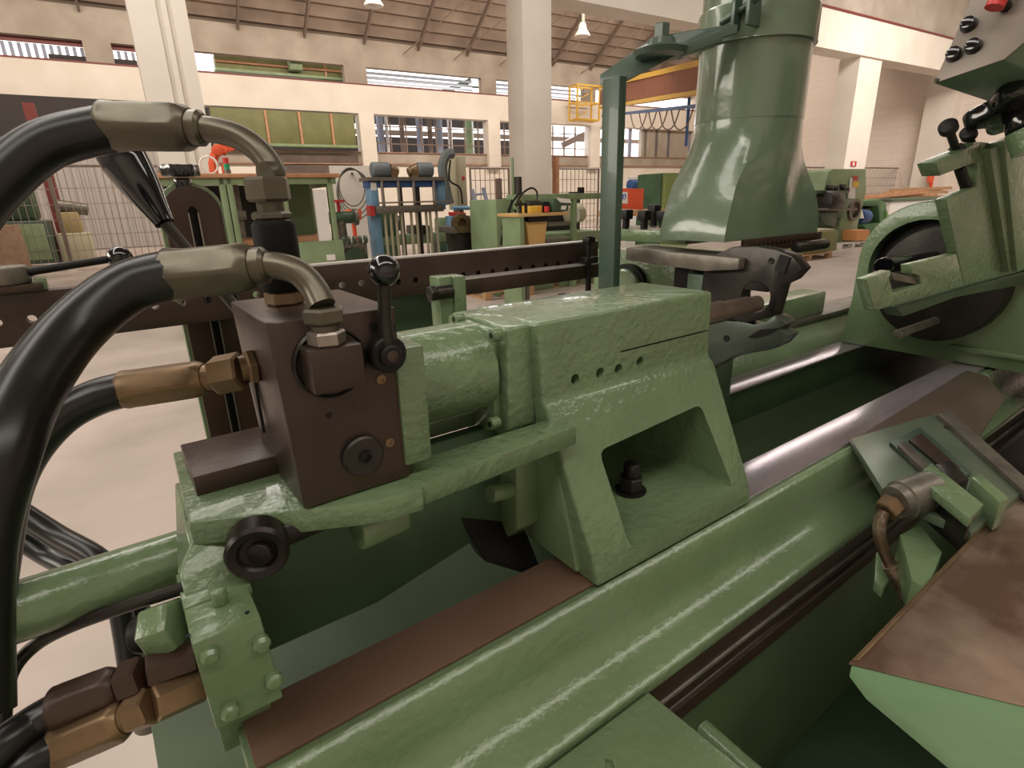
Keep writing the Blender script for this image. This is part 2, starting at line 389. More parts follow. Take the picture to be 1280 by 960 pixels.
# green crane girders at left
def girder(pa, pb, v, label, ribs, m2):
    a = bv(*pa, v); b = bv(*pb, v)
    t = thing('crane_girder', label, 'girder', G(a.x, v, b.z), 'olive box girders along the rear wall')
    obj('web_panel', MB().gbox(a.x, b.x, v, v+.6, b.z, a.z), OLIVE, t, bevel=.02)
    obj('flange', MB().gbox(a.x-.05, b.x+.05, v-.15, v+.7, b.z-.12, b.z), BGREEN, t)
    for px in ribs:
        u = bv(px, pa[1], v).x
        obj('rib', MB().gbox(u-.05, u+.05, v-.08, v, b.z, a.z), m2, t)
    return t, a, b
girder((262, 134), (446, 182), 31.4, 'olive green crane girder with orange ribs below the long concrete beam', (330, 372, 412), ORTOP)
t, a, b = girder((267, 67), (441, 99), 33, 'olive green crane girder above the long concrete beam under the eave', (404,), ORTOP)
obj('rail', MB().gbox(a.x, b.x, 32.85, 33, (a.z+b.z)/2-.05, (a.z+b.z)/2+.04), ORTOP, t)
u = bv(368, 90, 33).x
obj('buffer', MB().gbox(u-.3, u+.3, 32.4, 33, b.z+.1, b.z+.9), BGREEN, t, bevel=.03)
# yellow cage ladder
c0 = bv(714, 150, 31); c1 = bv(742, 110, 31)
t = thing('access_cage', 'yellow steel access cage hung on the rear concrete beam', 'cage', G((c0.x+c1.x)/2, 31, c0.z))
fr = MB()
for uu in (c0.x, c1.x):
    for vv in (30.4, 31.2): fr.bar(G(uu, vv, c0.z), G(uu, vv, c1.z), .09, .09)
for zz in (c0.z, (c0.z+c1.z)/2, c1.z):
    fr.bar(G(c0.x, 30.4, zz), G(c1.x, 30.4, zz), .08, .08); fr.bar(G(c0.x, 31.2, zz), G(c1.x, 31.2, zz), .08, .08)
    fr.bar(G(c0.x, 30.4, zz), G(c0.x, 31.2, zz), .08, .08); fr.bar(G(c1.x, 30.4, zz), G(c1.x, 31.2, zz), .08, .08)
obj('frame', fr, YELLOW, t)
obj('cage_floor', MB().gbox(c0.x, c1.x, 30.4, 31.2, c0.z-.08, c0.z), YELLOW, t)
fr = MB()
for i in range(4):
    zz = c0.z+(c1.z-c0.z)*(i+.5)/4; fr.bar(G(c0.x, 30.4, zz-.15), G((c0.x+c1.x)/2, 30.4, zz+.25), .05, .05)
obj('rung', fr, YELLOW, t)
# travelling crane at right
def gq(px, py, v): c = bv(px, py, v); return G(c.x, v, c.z)
t = thing('travelling_crane', 'rust red travelling crane bridge with yellow rails behind the green hood', 'crane', gq(800, 130, 26))
A = gq(755, 122, 29); B = gq(905, 92, 14)
obj('bridge_girder', MB().bar(A, B, .5, .8), mat('rust_red', (0.28, 0.10, 0.05), .6, 0, .2, 1), t)
obj('upper_rail', MB().bar(A+Vector((0, 0, .6)), B+Vector((0, 0, .45)), .6, .2), YELLOW, t)
obj('lower_rail', MB().bar(A+Vector((0, 0, -.55)), B+Vector((0, 0, -.45)), .5, .16), YELLOW, t)
obj('cable_track', MB().bar(A+Vector((0, 0, -1.0)), B+Vector((0, 0, -.9)), .25, .12), BLUED, t)
for i in range(5):
    p = A.lerp(B, .35+.09*i)+Vector((0, 0, -1.0))
    obj('festoon_loop', MB().tube([p, p+BV_*-.25+Vector((0, 0, -.6)), p+BV_*-.6+Vector((0, 0, -.8)), p+BV_*-.95+Vector((0, 0, -.6)), p+BV_*-1.2], .03, 6, 5), RAFT, t)
p = gq(862, 115, 19)
obj('hoist_pendant', MB().cyl(p, p-Vector((0, 0, 2.2)), .07, n=10), BLUED, t)
# fence panels
def fence(pxa, pya, pxb, v, h, label, group='wire mesh fence panels'):
    a = bv(pxa, pya, v).x; b = bv(pxb, pya, v).x
    t = thing('mesh_fence_panel', label, 'fence', G((a+b)/2, v, 0), group)
    f = MB()
    for (p, q_) in ((G(a, v, 0.1), G(a, v, h)), (G(b, v, .1), G(b, v, h)), (G(a, v, h), G(b, v, h)), (G(a, v, .15), G(b, v, .15))): f.cyl(p, q_, .035, n=8)
    obj('frame', f, STEEL, t)
    g = MB(); n_ = int((b-a)/.16)
    for i in range(1, n_): g.cyl(G(a+(b-a)*i/n_, v, .15), G(a+(b-a)*i/n_, v, h), .011, n=4)
    for zz in (.5, .9, 1.3, 1.7, 2.1):
        if zz < h: g.cyl(G(a, v, zz), G(b, v, zz), .012, n=4)
    obj('wire_mesh', g, STEEL, t)
    for uu in (a, b):
        obj('foot', MB().gbox(uu-.1, uu+.1, v-.3, v+.3, 0, .14), CONC, t)
fence(-30, 222, 60, 20, 2.65, 'mesh fence panel at the far left edge before green machines')
fence(62, 222, 200, 19.4, 2.65, 'mesh fence panel between the left edge and the leaning concrete column')
fence(588, 225, 636, 16, 2.45, 'narrow mesh fence panel left of the big central column')
fence(693, 225, 748, 16, 2.45, 'mesh fence panel right of the big central column')
fence(1000, 224, 1170, 17, 2.6, 'long mesh fence panel before the cream block wall')
# left back: corrugated low wall, red pillar, machines behind fence
q = MB(); a = bv(-60, 260, 29).x; b = bv(225, 260, 29).x; u = a
q.gbox(a, b, 29.05, 29.1, .02, 4.2)
while u < b: q.gbox(u, u+.18, 29, 29.05, .02, 4.2); u += .42
obj('corrugated_partition', q, mat('pale_sheet', (.36, .33, .31), .5), label='pale corrugated partition behind the left mesh fence', cat='partition')
sc_ = bv(60, 250, 23)
obj('steel_column', MB().gbox(sc_.x, sc_.x+.28, 23, 23.28, 0, 4.6), DRED, label='dark red steel column behind the left mesh fence', cat='column')
def machine(name, label, cat, u, v, parts, group=None):
    t = gth(name, label, cat, u, v, group)
    for (pn, mb_, m_, bvl) in parts: obj(pn, mb_, m_, t, bevel=bvl)
    return t
c = bv(28, 300, 21.5).x
machine('green_machine', 'green machine behind the mesh fence at the left edge', 'machine', c, 22, [
 ('body', MB().gbox(c-.9, c+.7, 21.3, 22.4, 0, 1.3), GREENB, .05), ('column', MB().gbox(c-.4, c+.5, 21.5, 22.2, 1.3, 2.6), GREENK, .1), ('door', MB().gbox(c+.05, c+.6, 21.24, 21.3, .2, 1.2), BGREEN, .01), ('arm', MB().cyl(G(c-.4, 21.6, 2.3), G(c-.9, 21.4, 1.5), .1), BGREEN, 0)])
c = bv(92, 290, 22).x
machine('packing_stack', 'ochre machine with a round head behind the mesh fence', 'machine', c, 22, [
 ('base', MB().gbox(c-.4, c+.4, 21.7, 22.4, 0, .9), BEIGE, .04), ('block', MB().gbox(c-.3, c+.25, 21.8, 22.3, .9, 1.5), mat('ochre3', (.4, .3, .14), .5), .05), ('top_part', MB().cylc(G(c-.3, 22, 1.7), G(c+.5, 22, 1.55), .18), STEELG, 0)])
c = bv(8, 300, 18).x
machine('wooden_crate', 'brown wooden crate at the left edge in front of the fence', 'crate', c, 18, [
 ('crate_body', MB().gbox(c-.5, c+.25, 17.7, 18.5, .15, 1.25), mat('crate_wood', (.3, .19, .12), .7, 0, .25, 5), .02), ('crate_base', MB().gbox(c-.5, c+.25, 17.7, 18.5, 0, .15), DARKIN, .01)])
struct('trim_%d' % k, MB().gbox(bv(325, 200, VW).x, bv(447, 200, VW).x, VW-.12, VW-.01, 2.9, 4.0), mat('dark_brown_wall', (.12, .09, .075), .8, 0, .3, 1)); k += 1  # dark brown mottled panel on the rear wall below the girder

# ---- green framed cabinet with orange top (left back), v ~ 8
V1 = 8.0
def cu(px, v=V1, py=260): return bv(px, py, v).x
def cz(px, py, v=V1): return bv(px, py, v).z
zt = cz(320, 217); zb = 0.0
ua, ub = cu(198), cu(424)
t = gth('enclosed_machine', 'green framed glazed machine enclosure with an orange top edge', 'machine', (ua+ub)/2, V1)
obj('top_panel', MB().gbox(ua-.05, ub+.05, V1-.05, V1+1.4, zt-.05, zt), ORTOP, t, bevel=.01)
fr = MB()
for px in (205, 283, 292, 358, 416):
    u = cu(px); fr.gbox(u-.035, u+.035, V1, V1+.1, .3, zt-.05)
for px in (205, 416):
    u = cu(px); fr.gbox(u-.05, u+.05, V1+1.25, V1+1.35, .3, zt-.05)
fr.gbox(ua, ub, V1, V1+.1, zt-.13, zt-.05)
for px in (205, 416):
    u = cu(px); fr.gbox(u-.05, u+.05, V1+.1, V1+1.25, zt-.16, zt-.05)
obj('frame', fr, BGREEN, t, bevel=.01)
obj('lower_cabinet', MB().gbox(cu(355), ub, V1-.02, V1+1.3, 0.1, cz(390, 302)), BGREEN, t, bevel=.02)
obj('lower_panel', MB().gbox(ua, cu(352), V1, V1+1.3, 0.1, cz(300, 312)), BGREEN, t, bevel=.02)
obj('back_panel', MB().gbox(ua, cu(352), V1+1.2, V1+1.3, .3, zt-.1), DARKIN, t)
obj('green_panel', MB().gbox(cu(358), cu(405), V1+.7, V1+.8, .3, zt-.1), mat('inner_green', (.10, .16, .075), .5), t)
obj('wood_shelf', MB().gbox(cu(298), cu(412), V1+.1, V1+.9, cz(380, 299)-.05, cz(380, 297)), ORTOP, t)
obj('tool_column', MB().gbox(cu(300), cu(309), V1+.5, V1+.8, .6, zt-.1).gbox(cu(297), cu(312), V1+.4, V1+.8, cz(300, 276), cz(300, 264)), STEELG, t, bevel=.01)
obj('name_plate', MB().gbox(cu(400), cu(411), V1-.03, V1-.02, cz(400, 326), cz(400, 319)), WHITE, t)
obj('side_panel', MB().gbox(cu(395), cu(410), V1+.01, V1+.09, cz(400, 306), zt-.2), WHITE, t)
# beacon
u = cu(296); 
t = thing('signal_beacon', 'small red and green signal beacon on the orange topped enclosure', 'beacon', G(u, V1+.3, zt))
obj('red_lens', MB().cyl(G(u, V1+.3, zt+.13), G(u, V1+.3, zt+.2), .035), REDP, t)
obj('green_lens', MB().cyl(G(u, V1+.3, zt+.06), G(u, V1+.3, zt+.13), .035), mat('beacon_green', (0.02, .3, .15), .3), t)
obj('base', MB().cyl(G(u, V1+.3, zt), G(u, V1+.3, zt+.06), .04), STEELG, t)
obj('coiled_cable', MB().tube([G(cu(275)+.1*math.cos(i*.7), V1+.4+.03*i/10, zt+.12+.1*math.sin(i*.7)) for i in range(20)], .012, 6, 3), WHITE, label='white coiled cable lying on top of the glazed enclosure', cat='cable')
# red robot arm behind
p = [gq(266, 205, 11), gq(272, 188, 11), gq(283, 190, 11), gq(292, 180, 11)]
t = thing('lifting_arm', 'orange red jointed lifting arm beside the leaning column', 'arm', gq(270, 210, 11))
obj('upper_arm', MB().bar(p[1], p[3], .08, .16), ORANGE, t); obj('lower_arm', MB().tube([p[0]-Vector((0, 0, .3)), p[0], p[1], p[2]], .07, 8, 2), ORANGE, t)
obj('joint', MB().cylc(p[1]-BV_*.08, p[1]+BV_*.08, .09), ORANGE, t)
obj('mast', MB().cyl(Vector((gq(281, 215, 11).x, gq(281, 215, 11).y, 0)), gq(281, 205, 11), .06), ORANGE, t)

# ---- hoses coil on wall + bits between enclosure and blue press
t = thing('coiled_hose', 'coiled hose hanging on the pale panel left of the blue press', 'hose', gq(441, 260, 12.4))
cc = gq(440, 234, 12.4)
co_ = MB()
for w_ in range(4):
    co_.tube([cc+BU*((.27+.05*w_*.7)*math.cos(i*.45)+.02*w_)+Vector((0, 0, (.38+.04*w_)*math.sin(i*.45)-.05*w_))+BV_*.02*w_ for i in range(15)], .012, 6, 3)
obj('coil', co_, STEELG, t)
obj('hook', MB().cyl(gq(440, 217, 12.72), gq(440, 217, 12.3), .03, n=8), STEELG, t)
struct('trim_%d' % k, MB().gbox(bv(418, 260, 12.7).x, bv(470, 260, 12.7).x, 12.7, 12.75, 0, bv(418, 207, 12.7).z), CONC); k += 1
obj('orange_box', MB().prism([gq(437, 262, 11), gq(452, 262, 11), gq(452, 275, 11), gq(437, 275, 11)], BV_*.3).gbox(bv(442, 270, 11).x, bv(446, 270, 11).x, 11.1, 11.2, 0, bv(445, 274, 11).z), ORANGE, label='small orange red box left of the blue press', cat='box', bevel=.01)
t = thing('grinder_stand', 'grey pedestal grinder with red guard left of the blue press', 'grinder', G(bv(428, 300, 10).x, 10, 0))
c = bv(428, 300, 10).x
obj('pedestal', MB().cyl(G(c, 10, 0), G(c, 10, bv(428, 276, 10).z), .11, .09, n=16), STEELG, t)
z_ = bv(428, 272, 10).z
obj('motor', MB().cylc(G(c-.22, 10, z_), G(c+.22, 10, z_), .1), GREENK, t)
obj('wheel', MB().cyl(G(c-.3, 10, z_), G(c-.24, 10, z_), .14), STEELG, t)
obj('wheel', MB().cyl(G(c+.24, 10, z_), G(c+.3, 10, z_), .14), STEELG, t)
obj('red_knob', MB().cyl(G(c, 10, z_+.1), G(c, 10, z_+.25), .03).cyl(G(c, 10, z_+.25), G(c, 10, z_+.29), .12), REDP, t)
c = bv(436, 315, 9).x
t = gth('gear_rack', 'green gear parts rack low beside the enclosure', 'rack', c, 9)
z_ = bv(440, 305, 9).z
obj('rack_frame', MB().gbox(c-.3, c+.3, 9, 9.5, z_-.05, z_).gbox(c-.3, c-.25, 9, 9.5, 0, z_).gbox(c+.25, c+.3, 9, 9.5, 0, z_), STEELG, t)
obj('white_bag', MB().sph(G(c-.12, 9.2, z_-.22), .16), WHITE, t)
for i in range(7): obj('gear', MB().cyl(G(c-.27+.09*i, 9.0, z_+.06), G(c-.23+.09*i, 9.0, z_+.06), .06, n=10), GREENK, t)
obj('large_gear', MB().cyl(G(c+.1, 9.0, z_-.25), G(c+.1, 9.1, z_-.25), .2, n=14), GREENK, t)

MOTG = mat('motor_grey', (.12, .14, .15), .5)
# ---- blue press with two motors, v = 10
V2 = 10.0
def U2(px, py=250): return bv(px, py, V2).x
def Z2(px, py): return bv(px, py, V2).z
zc = Z2(500, 226)
t = gth('assembly_press', 'blue framed press with two motors and vertical rods', 'press', U2(510), V2)
obj('post', MB().gbox(U2(464), U2(474), V2, V2+.3, 0, zc), BLUE, t, bevel=.01)
obj('post', MB().gbox(U2(549), U2(557), V2, V2+.3, Z2(555, 262), zc), BLUE, t, bevel=.01)
obj('post', MB().gbox(U2(552), U2(563), V2-.4, V2-.1, 0, Z2(555, 270)), BLUE, t, bevel=.01)
obj('crossbeam', MB().gbox(U2(462), U2(557), V2, V2+.3, Z2(500, 234), zc), BLUED, t, bevel=.01)
obj('top_plate', MB().gbox(U2(460), U2(558), V2-.1, V2+.4, zc, zc+.06), STEELG, t)
obj('platen', MB().gbox(U2(466), U2(550), V2-.15, V2+.35, Z2(500, 266), Z2(500, 257)), STEELG, t, bevel=.01)
obj('platen_bar', MB().gbox(U2(470), U2(560), V2-.2, V2-.1, Z2(500, 254), Z2(500, 252)), STEEL, t)
obj('label_plate', MB().gbox(U2(465), U2(472), V2-.01, V2, Z2(468, 238), Z2(468, 228)), WHITE, t)
for px in (478, 498, 517, 542): obj('guide_rod', MB().cyl(G(U2(px), V2-.05, Z2(500, 258)), G(U2(px), V2-.05, zc), .028, n=10), STEEL, t)
for px in (478, 485, 492, 499, 511, 518, 530, 535, 543): obj('lower_rod', MB().cyl(G(U2(px), V2-.05, 0.1), G(U2(px), V2-.05, Z2(500, 264)), .026, n=10), BEIGE, t)
for px in (503, 525): obj('screw_spindle', MB().cyl(G(U2(px), V2+.1, 0.1), G(U2(px), V2+.1, zc), .045, n=10), DSTEEL, t)
obj('base_plate', MB().gbox(U2(462), U2(565), V2-.4, V2+.4, 0, .12), STEELG, t)
for (pa, pb) in ((470, 492), (545, 526)):
    z_ = Z2(500, 212)
    mo = obj('motor', MB().cylc(G(U2(pa), V2+.1, z_), G(U2(pb), V2+.1, z_), .13, .2, 20), MOTG, t)
    d = 1 if pb > pa else -1
    obj('gearbox', MB().cyl(G(U2(pb), V2+.1, z_), G(U2(pb)+d*.16, V2+.1, z_-.04), .11, .07).gbox(min(U2(pb), U2(pb)+d*.12), max(U2(pb), U2(pb)+d*.12), V2, V2+.2, zc, z_), BRASS, t)
obj('air_cylinder', MB().cyl(gq(566, 260, V2-.2), gq(598, 260, V2-.2), .035), BLUE, t)
obj('red_cap', MB().gbox(U2(459), U2(465), V2-.1, V2+.1, Z2(460, 270), Z2(460, 257)), REDP, t)
c = bv(520, 300, 11.4).x; zl = bv(520, 283, 11.4).z
t = gth('small_lathe', 'dark green small lathe standing behind the blue press', 'lathe', c, 11.4)
obj('bed', MB().gbox(c-.9, c+.9, 11.3, 11.7, zl-.35, zl-.15), BGREEN, t, bevel=.02)
obj('spindle_box', MB().gbox(c-.9, c-.45, 11.25, 11.75, zl-.15, zl+.3), GREENK, t, bevel=.04)
obj('leg', MB().gbox(c-.85, c-.45, 11.3, 11.7, 0, zl-.35), GREENK, t, bevel=.02); obj('leg', MB().gbox(c+.5, c+.85, 11.3, 11.7, 0, zl-.35), GREENK, t, bevel=.02)
obj('chuck', MB().cylc(G(c-.45, 11.5, zl+.08), G(c-.3, 11.5, zl+.08), .15), STEELG, t)
obj('carriage', MB().gbox(c-.05, c+.25, 11.2, 11.8, zl-.15, zl+.02), DSTEEL, t, bevel=.02)
obj('end_support', MB().gbox(c+.55, c+.8, 11.35, 11.65, zl-.15, zl+.15), BGREEN, t, bevel=.03)
# ---- beige cabinet with cable chain
V3 = 11
c0, c1 = bv(571, 195, V3), bv(585, 262, V3)
t = gth('electrical_cabinet', 'tall beige electrical cabinet with grey cable arm beside the blue press', 'cabinet', c0.x, V3)
obj('cabinet_body', MB().gbox(c0.x, c1.x, V3, V3+.5, c1.z, c0.z), BEIGE, t, bevel=.01)
obj('stand', MB().gbox(c0.x+.05, c1.x-.05, V3+.1, V3+.4, 0, c1.z), STEELG, t)
obj('cable_arm', MB().tube([gq(562, 255, V3-.1), gq(556, 230, V3-.1), gq(553, 208, V3-.1), gq(558, 194, V3-.1), gq(566, 192, V3-.1)], .1, 8, 5), mat('cable_grey', (.12, .14, .14), .5), t)
obj('cable', MB().tube([gq(563, 200, V3-.2), gq(562, 225, V3-.2), gq(575, 235, V3-.2), gq(578, 255, V3-.2)], .02, 6, 5), DSTEEL, t)
obj('warning_mark', MB().cyl(gq(579, 223, V3-.005), gq(579, 223, V3-.012), .04), REDP, t)
# ---- workbench with dark machine under
V4 = 9.0
c0, c1 = bv(566, 284, V4), bv(600, 290, V4)
t = gth('vice_stand', 'dark grey machine on a stand between blue press and green lathe', 'stand', c0.x+.5, V4)
obj('table_top', MB().gbox(c0.x, c1.x, V4, V4+.6, c1.z, c0.z), STEELG, t, bevel=.01)
obj('dark_body', MB().prism([G(c0.x+.1, V4+.05, c1.z), G(c1.x-.1, V4+.05, c1.z), G(c1.x-.25, V4+.05, 0), G(c0.x+.2, V4+.05, 0)], BV_*.5), DSTEEL, t, bevel=.02)
obj('ring', MB().rev(gq(574, 279, V4+.1), -BV_, [(0, .09), (0, .16), (.12, .16), (.12, .09), (0, .09)], 20), BRASS, t)
obj('motor', MB().cylc(gq(583, 279, V4+.2), gq(594, 279, V4+.2), .13), DSTEEL, t)
obj('red_cloth', MB().prism([gq(566, 265, V4+.3), gq(583, 266, V4+.3), gq(581, 271, V4+.3), gq(567, 270, V4+.3)], BV_*.2), REDP, t, bevel=.01)
obj('table_leg', MB().bar(G(c1.x-.05, V4+.1, c1.z), G(c1.x-.05, V4+.1, 0), .06, .06, up=(0, 1, 0)), STEELG, t)
t = thing('leaning_ladder', 'grey ladder leaning behind the vice stand', 'ladder', gq(602, 300, 14))
a0, b0 = gq(604, 235, 14.6), gq(590, 237, 14.6)
a1, b1 = Vector((a0.x, a0.y-.8, 0)), Vector((b0.x, b0.y-.8, 0))
obj('stile', MB().bar(a0, a1, .1, .06, up=(0, 1, 0)), PURPLEB, t); obj('stile', MB().bar(b0, b1, .1, .06, up=(0, 1, 0)), PURPLEB, t)
for i in range(5): obj('rung', MB().cyl(a0.lerp(a1, .08+i*.18), b0.lerp(b1, .08+i*.18), .03, n=8), PURPLEB, t)

# ---- long green machine frame (620..750), v = 8
V5 = 8.0
def U5(px): return bv(px, 260, V5).x
def Z5(py, px=680): return bv(px, py, V5).z
t = gth('profile_machine', 'long green machine with upright end panel behind the timber topped bench', 'machine', U5(690), V5)
obj('end_panel', MB().gbox(U5(620), U5(642), V5, V5+.9, 0, Z5(249, 630)), BGREEN, t, bevel=.01)
obj('end_post', MB().gbox(U5(641), U5(653), V5-.1, V5+.1, 0, Z5(243, 645)).gbox(U5(640), U5(641.5), V5-.05, V5, Z5(243, 645), Z5(197, 641)), BGREEN, t, bevel=.005)
obj('top_beam', MB().gbox(U5(641), U5(760), V5, V5+.2, Z5(250, 700), Z5(242, 700)), BGREEN, t, bevel=.01)
obj('inner_post', MB().gbox(U5(717), U5(721), V5, V5+.1, 0, Z5(248, 720)), BGREEN, t)
obj('dark_back', MB().gbox(U5(655), U5(760), V5+.8, V5+.85, 0, Z5(246, 700)), DARKIN, t)
obj('bed', MB().gbox(U5(653), U5(760), V5+.2, V5+.8, 0, Z5(292, 700)), BGREEN, t, bevel=.02)
obj('shaft', MB().cyl(G(U5(688), V5+.1, Z5(280, 700)), G(U5(717), V5+.1, Z5(280, 700)), .035), STEEL, t)
obj('shaft', MB().cyl(G(U5(686), V5+.1, Z5(300, 700)), G(U5(717), V5+.1, Z5(300, 700)), .035), STEEL, t)
obj('guard', MB().cylc(G(U5(732), V5+.5, Z5(270, 735)), G(U5(748), V5+.5, Z5(266, 735)), .17), BEIGE, t)
obj('white_handle', MB().tube([G(U5(726), V5+.1, Z5(277, 726)), G(U5(727), V5+.1, Z5(267, 726)), G(U5(724), V5+.1, Z5(262, 726))], .03, 8, 4), WHITE, t)
obj('motor', MB().cylc(G(U5(640), V5-.35, Z5(282, 640)), G(U5(646), V5-.35, Z5(282, 640)), .14), BLACKM, t)
cb = MB()
for (a_, b_, c_, d_) in (((640, 250), (634, 275), (628, 295), (626, 306)), ((650, 240), (636, 262), (640, 285), (630, 300)), ((643, 262), (650, 280), (640, 296), (636, 308)), ((636, 268), (628, 284), (634, 296), (640, 305))):
    cb.tube([gq(*q_, V5-.3) for q_ in (a_, b_, c_, d_)], .018, 6, 5)
obj('cable_bundle', cb, BLACKM, t)
obj('hose_arc', MB().tube([gq(645, 258, V5-.3), gq(652, 243, V5-.3), gq(664, 235, V5-.3), gq(671, 240, V5-.3), gq(671, 250, V5-.3)], .016, 6, 5), DSTEEL, t)
obj('rubber_seal', MB().gbox(U5(715), U5(723), V5+.02, V5+.1, Z5(242, 720), Z5(240, 720)).gbox(U5(726), U5(731), V5+.02, V5+.1, Z5(242, 728), Z5(234, 728)), DSTEEL, t)
# bench with yellowish front
V6 = 6.95
def U6(px): return bv(px, 270, V6).x
def Z6(py, px=680): return bv(px, py, V6).z
t = gth('tool_bench', 'small bench with pale timber top and ochre front panel', 'bench', U6(680), V6)
obj('table_top', MB().gbox(U6(648), U6(711), V6, V6+.6, Z6(270), Z6(266)), mat('ochre', (0.55, .36, .14), .5), t, bevel=.005)
obj('front_panel', MB().prism([G(U6(662), V6+.1, Z6(276)), G(U6(689), V6+.1, Z6(276)), G(U6(686), V6+.1, Z6(308)), G(U6(666), V6+.1, Z6(308))], BV_*.3), mat('ochre2', (0.60, .38, .14), .5), t, bevel=.01)
obj('dark_drawer', MB().gbox(U6(663), U6(687), V6+.05, V6+.5, Z6(277), Z6(270)), BLACKM, t)
obj('leg', MB().gbox(U6(650), U6(655), V6, V6+.5, 0, Z6(270)), BGREEN, t)
obj('leg', MB().gbox(U6(666), U6(670), V6+.2, V6+.3, 0, Z6(306)), STEELG, t)
obj('yellow_guard', MB().gbox(U6(667), U6(683), V6+.1, V6+.35, Z6(266), Z6(257)), YELLOW, t, bevel=.01)
obj('motor_block', MB().gbox(U6(684), U6(692), V6+.1, V6+.35, Z6(266), Z6(252)), BLACKM, t, bevel=.01)
obj('red_valve', MB().cyl(G(U6(686), V6+.05, Z6(265)), G(U6(686), V6+.05, Z6(258)), .04), REDP, t)
obj('control_desk', MB().prism([G(U6(693), V6+.05, Z6(266)), G(U6(713), V6+.05, Z6(265)), G(U6(714), V6+.05, Z6(254)), G(U6(695), V6+.05, Z6(248))], BV_*.35), GREENK, t, bevel=.01)
obj('tag_plate', MB().prism([gq(702, 257, V6+.045), gq(708, 257, V6+.045), gq(707, 262, V6+.045), gq(701, 262, V6+.045)], -BV_*.004), WHITE, t)
obj('button_panel', MB().prism([gq(695, 247, V6+.04), gq(712, 249, V6+.04), gq(714, 254, V6+.04), gq(700, 253, V6+.04)], -BV_*.01), WHITE, t)
obj('clamp', MB().cyl(G(U6(660), V6+.2, Z6(266)), G(U6(660), V6+.2, Z6(250)), .025).gbox(U6(655), U6(664), V6+.15, V6+.25, Z6(256), Z6(253)), DSTEEL, t)
obj('drill_head', MB().cylc(G(U6(671), V6+.2, Z6(266)), G(U6(671), V6+.2, Z6(252)), .07), DSTEEL, t)
# orange column strip and brown post
obj('orange_post', MB().gbox(bv(695, 210, 14.5).x, bv(699, 210, 14.5).x, 14.5, 14.7, 0, bv(695, 196, 14.5).z), ORTOP, label='orange brown post just right of the big central column', cat='post')
obj('brown_post', MB().gbox(bv(624, 250, 15.5).x, bv(628, 250, 15.5).x, 15.5, 15.7, 0, bv(625, 223, 15.5).z), RAFT, label='brown wooden post behind the green end panel', cat='post')
obj('dark_bottle_column', MB().cylc(G(bv(648, 250, 9).x, 9, 0), G(bv(648, 250, 9).x, 9, bv(648, 221, 9).z), .07), DSTEEL, label='dark slim cylinder standing behind the green machine post', cat='cylinder')
# orange guard with safety sign
V7 = 5.5
p = [gq(769, 235, V7), gq(805, 236, V7), gq(804, 262, V7), gq(768, 261, V7)]
t = thing('guard_panel', 'orange red guard panel with a blue and white safety sign', 'panel', gq(787, 262, V7))
obj('panel_sheet', MB().prism(p, BV_*.05), ORANGE, t, bevel=.004)
sc = gq(780, 247, V7-.004)
sg = obj('safety_sign', MB().prism([gq(776, 240, V7-.003), gq(784.5, 240, V7-.003), gq(784.5, 254.5, V7-.003), gq(776, 254.5, V7-.003)], -BV_*.002), WHITE, t)
obj('blue_disc', MB().cyl(sc+Vector((0, 0, .01)), sc+Vector((0, 0, .01))-BV_*.004, .033, n=24), mat('sign_blue', (.02, .12, .5), .4), sg)
obj('figure_mark', MB().cyl(sc+Vector((0, 0, .022))-BV_*.004, sc+Vector((0, 0, .022))-BV_*.006, .009, n=12).prism([sc+Vector((0, 0, .012))-BV_*.004-BU*.013, sc+Vector((0, 0, .012))-BV_*.004+BU*.013, sc+Vector((0, 0, -.014))-BV_*.004+BU*.01, sc+Vector((0, 0, -.014))-BV_*.004-BU*.01], -BV_*.002), WHITE, sg)
obj('bracket', MB().gbox(bv(768, 262, V7).x, bv(830, 262, V7).x, V7-.05, V7+.3, bv(790, 270, V7).z, bv(790, 263, V7).z), WOOD, t)
obj('post', MB().gbox(bv(772, 262, V7).x, bv(776, 262, V7).x, V7+.05, V7+.1, 0, bv(775, 262, V7).z), STEELG, t)
c = bv(794, 228, 9)
obj('blue_motor', MB().cylc(G(c.x-.15, 9, c.z-.05), G(c.x+.2, 9, c.z-.05), .11).gbox(c.x-.05, c.x+.1, 8.95, 9.05, 0, c.z-.1), BLUED, label='small blue motor above the orange red panel', cat='motor')
t = thing('drilling_machine', 'pale machine with small handwheels behind the orange red panel', 'machine', G(bv(815, 300, 8).x, 8, 0))
obj('body', MB().gbox(bv(806, 240, 8).x, bv(826, 240, 8).x, 8, 8.5, 0, bv(815, 236, 8).z), WHITE, t, bevel=.03)
obj('spindle', MB().cyl(gq(816, 262, 7.9), gq(817, 228, 7.9), .03), DSTEEL, t)
obj('handwheel', MB().rev(gq(808, 254, 7.9), -BV_, [(0, .05), (0, .08), (.03, .08), (.03, .05), (0, .05)], 20), DSTEEL, t)
obj('rail', MB().cyl(gq(784, 222, 8.5), gq(830, 221, 8.5), .02), WHITE, t)
c0, c1 = bv(829, 216, 6.5), bv(862, 270, 6.5)
t = gth('green_cabinet', 'olive green cabinet half hidden by the green hood', 'cabinet', c0.x+.2, 6.5)
obj('cabinet_body', MB().gbox(c0.x, c1.x, 6.5, 7.0, 0, c0.z), mat('cab_green', (.22, .27, .09), .5), t, bevel=.01)
obj('side_panel', MB().gbox(c0.x-.04, c0.x, 6.5, 7.0, 0, c0.z-.01), GREENK, t)
obj('door', MB().gbox(c0.x+.03, c1.x-.03, 6.47, 6.5, .2, c0.z-.05), mat('cab_green2', (.24, .29, .10), .5), t)

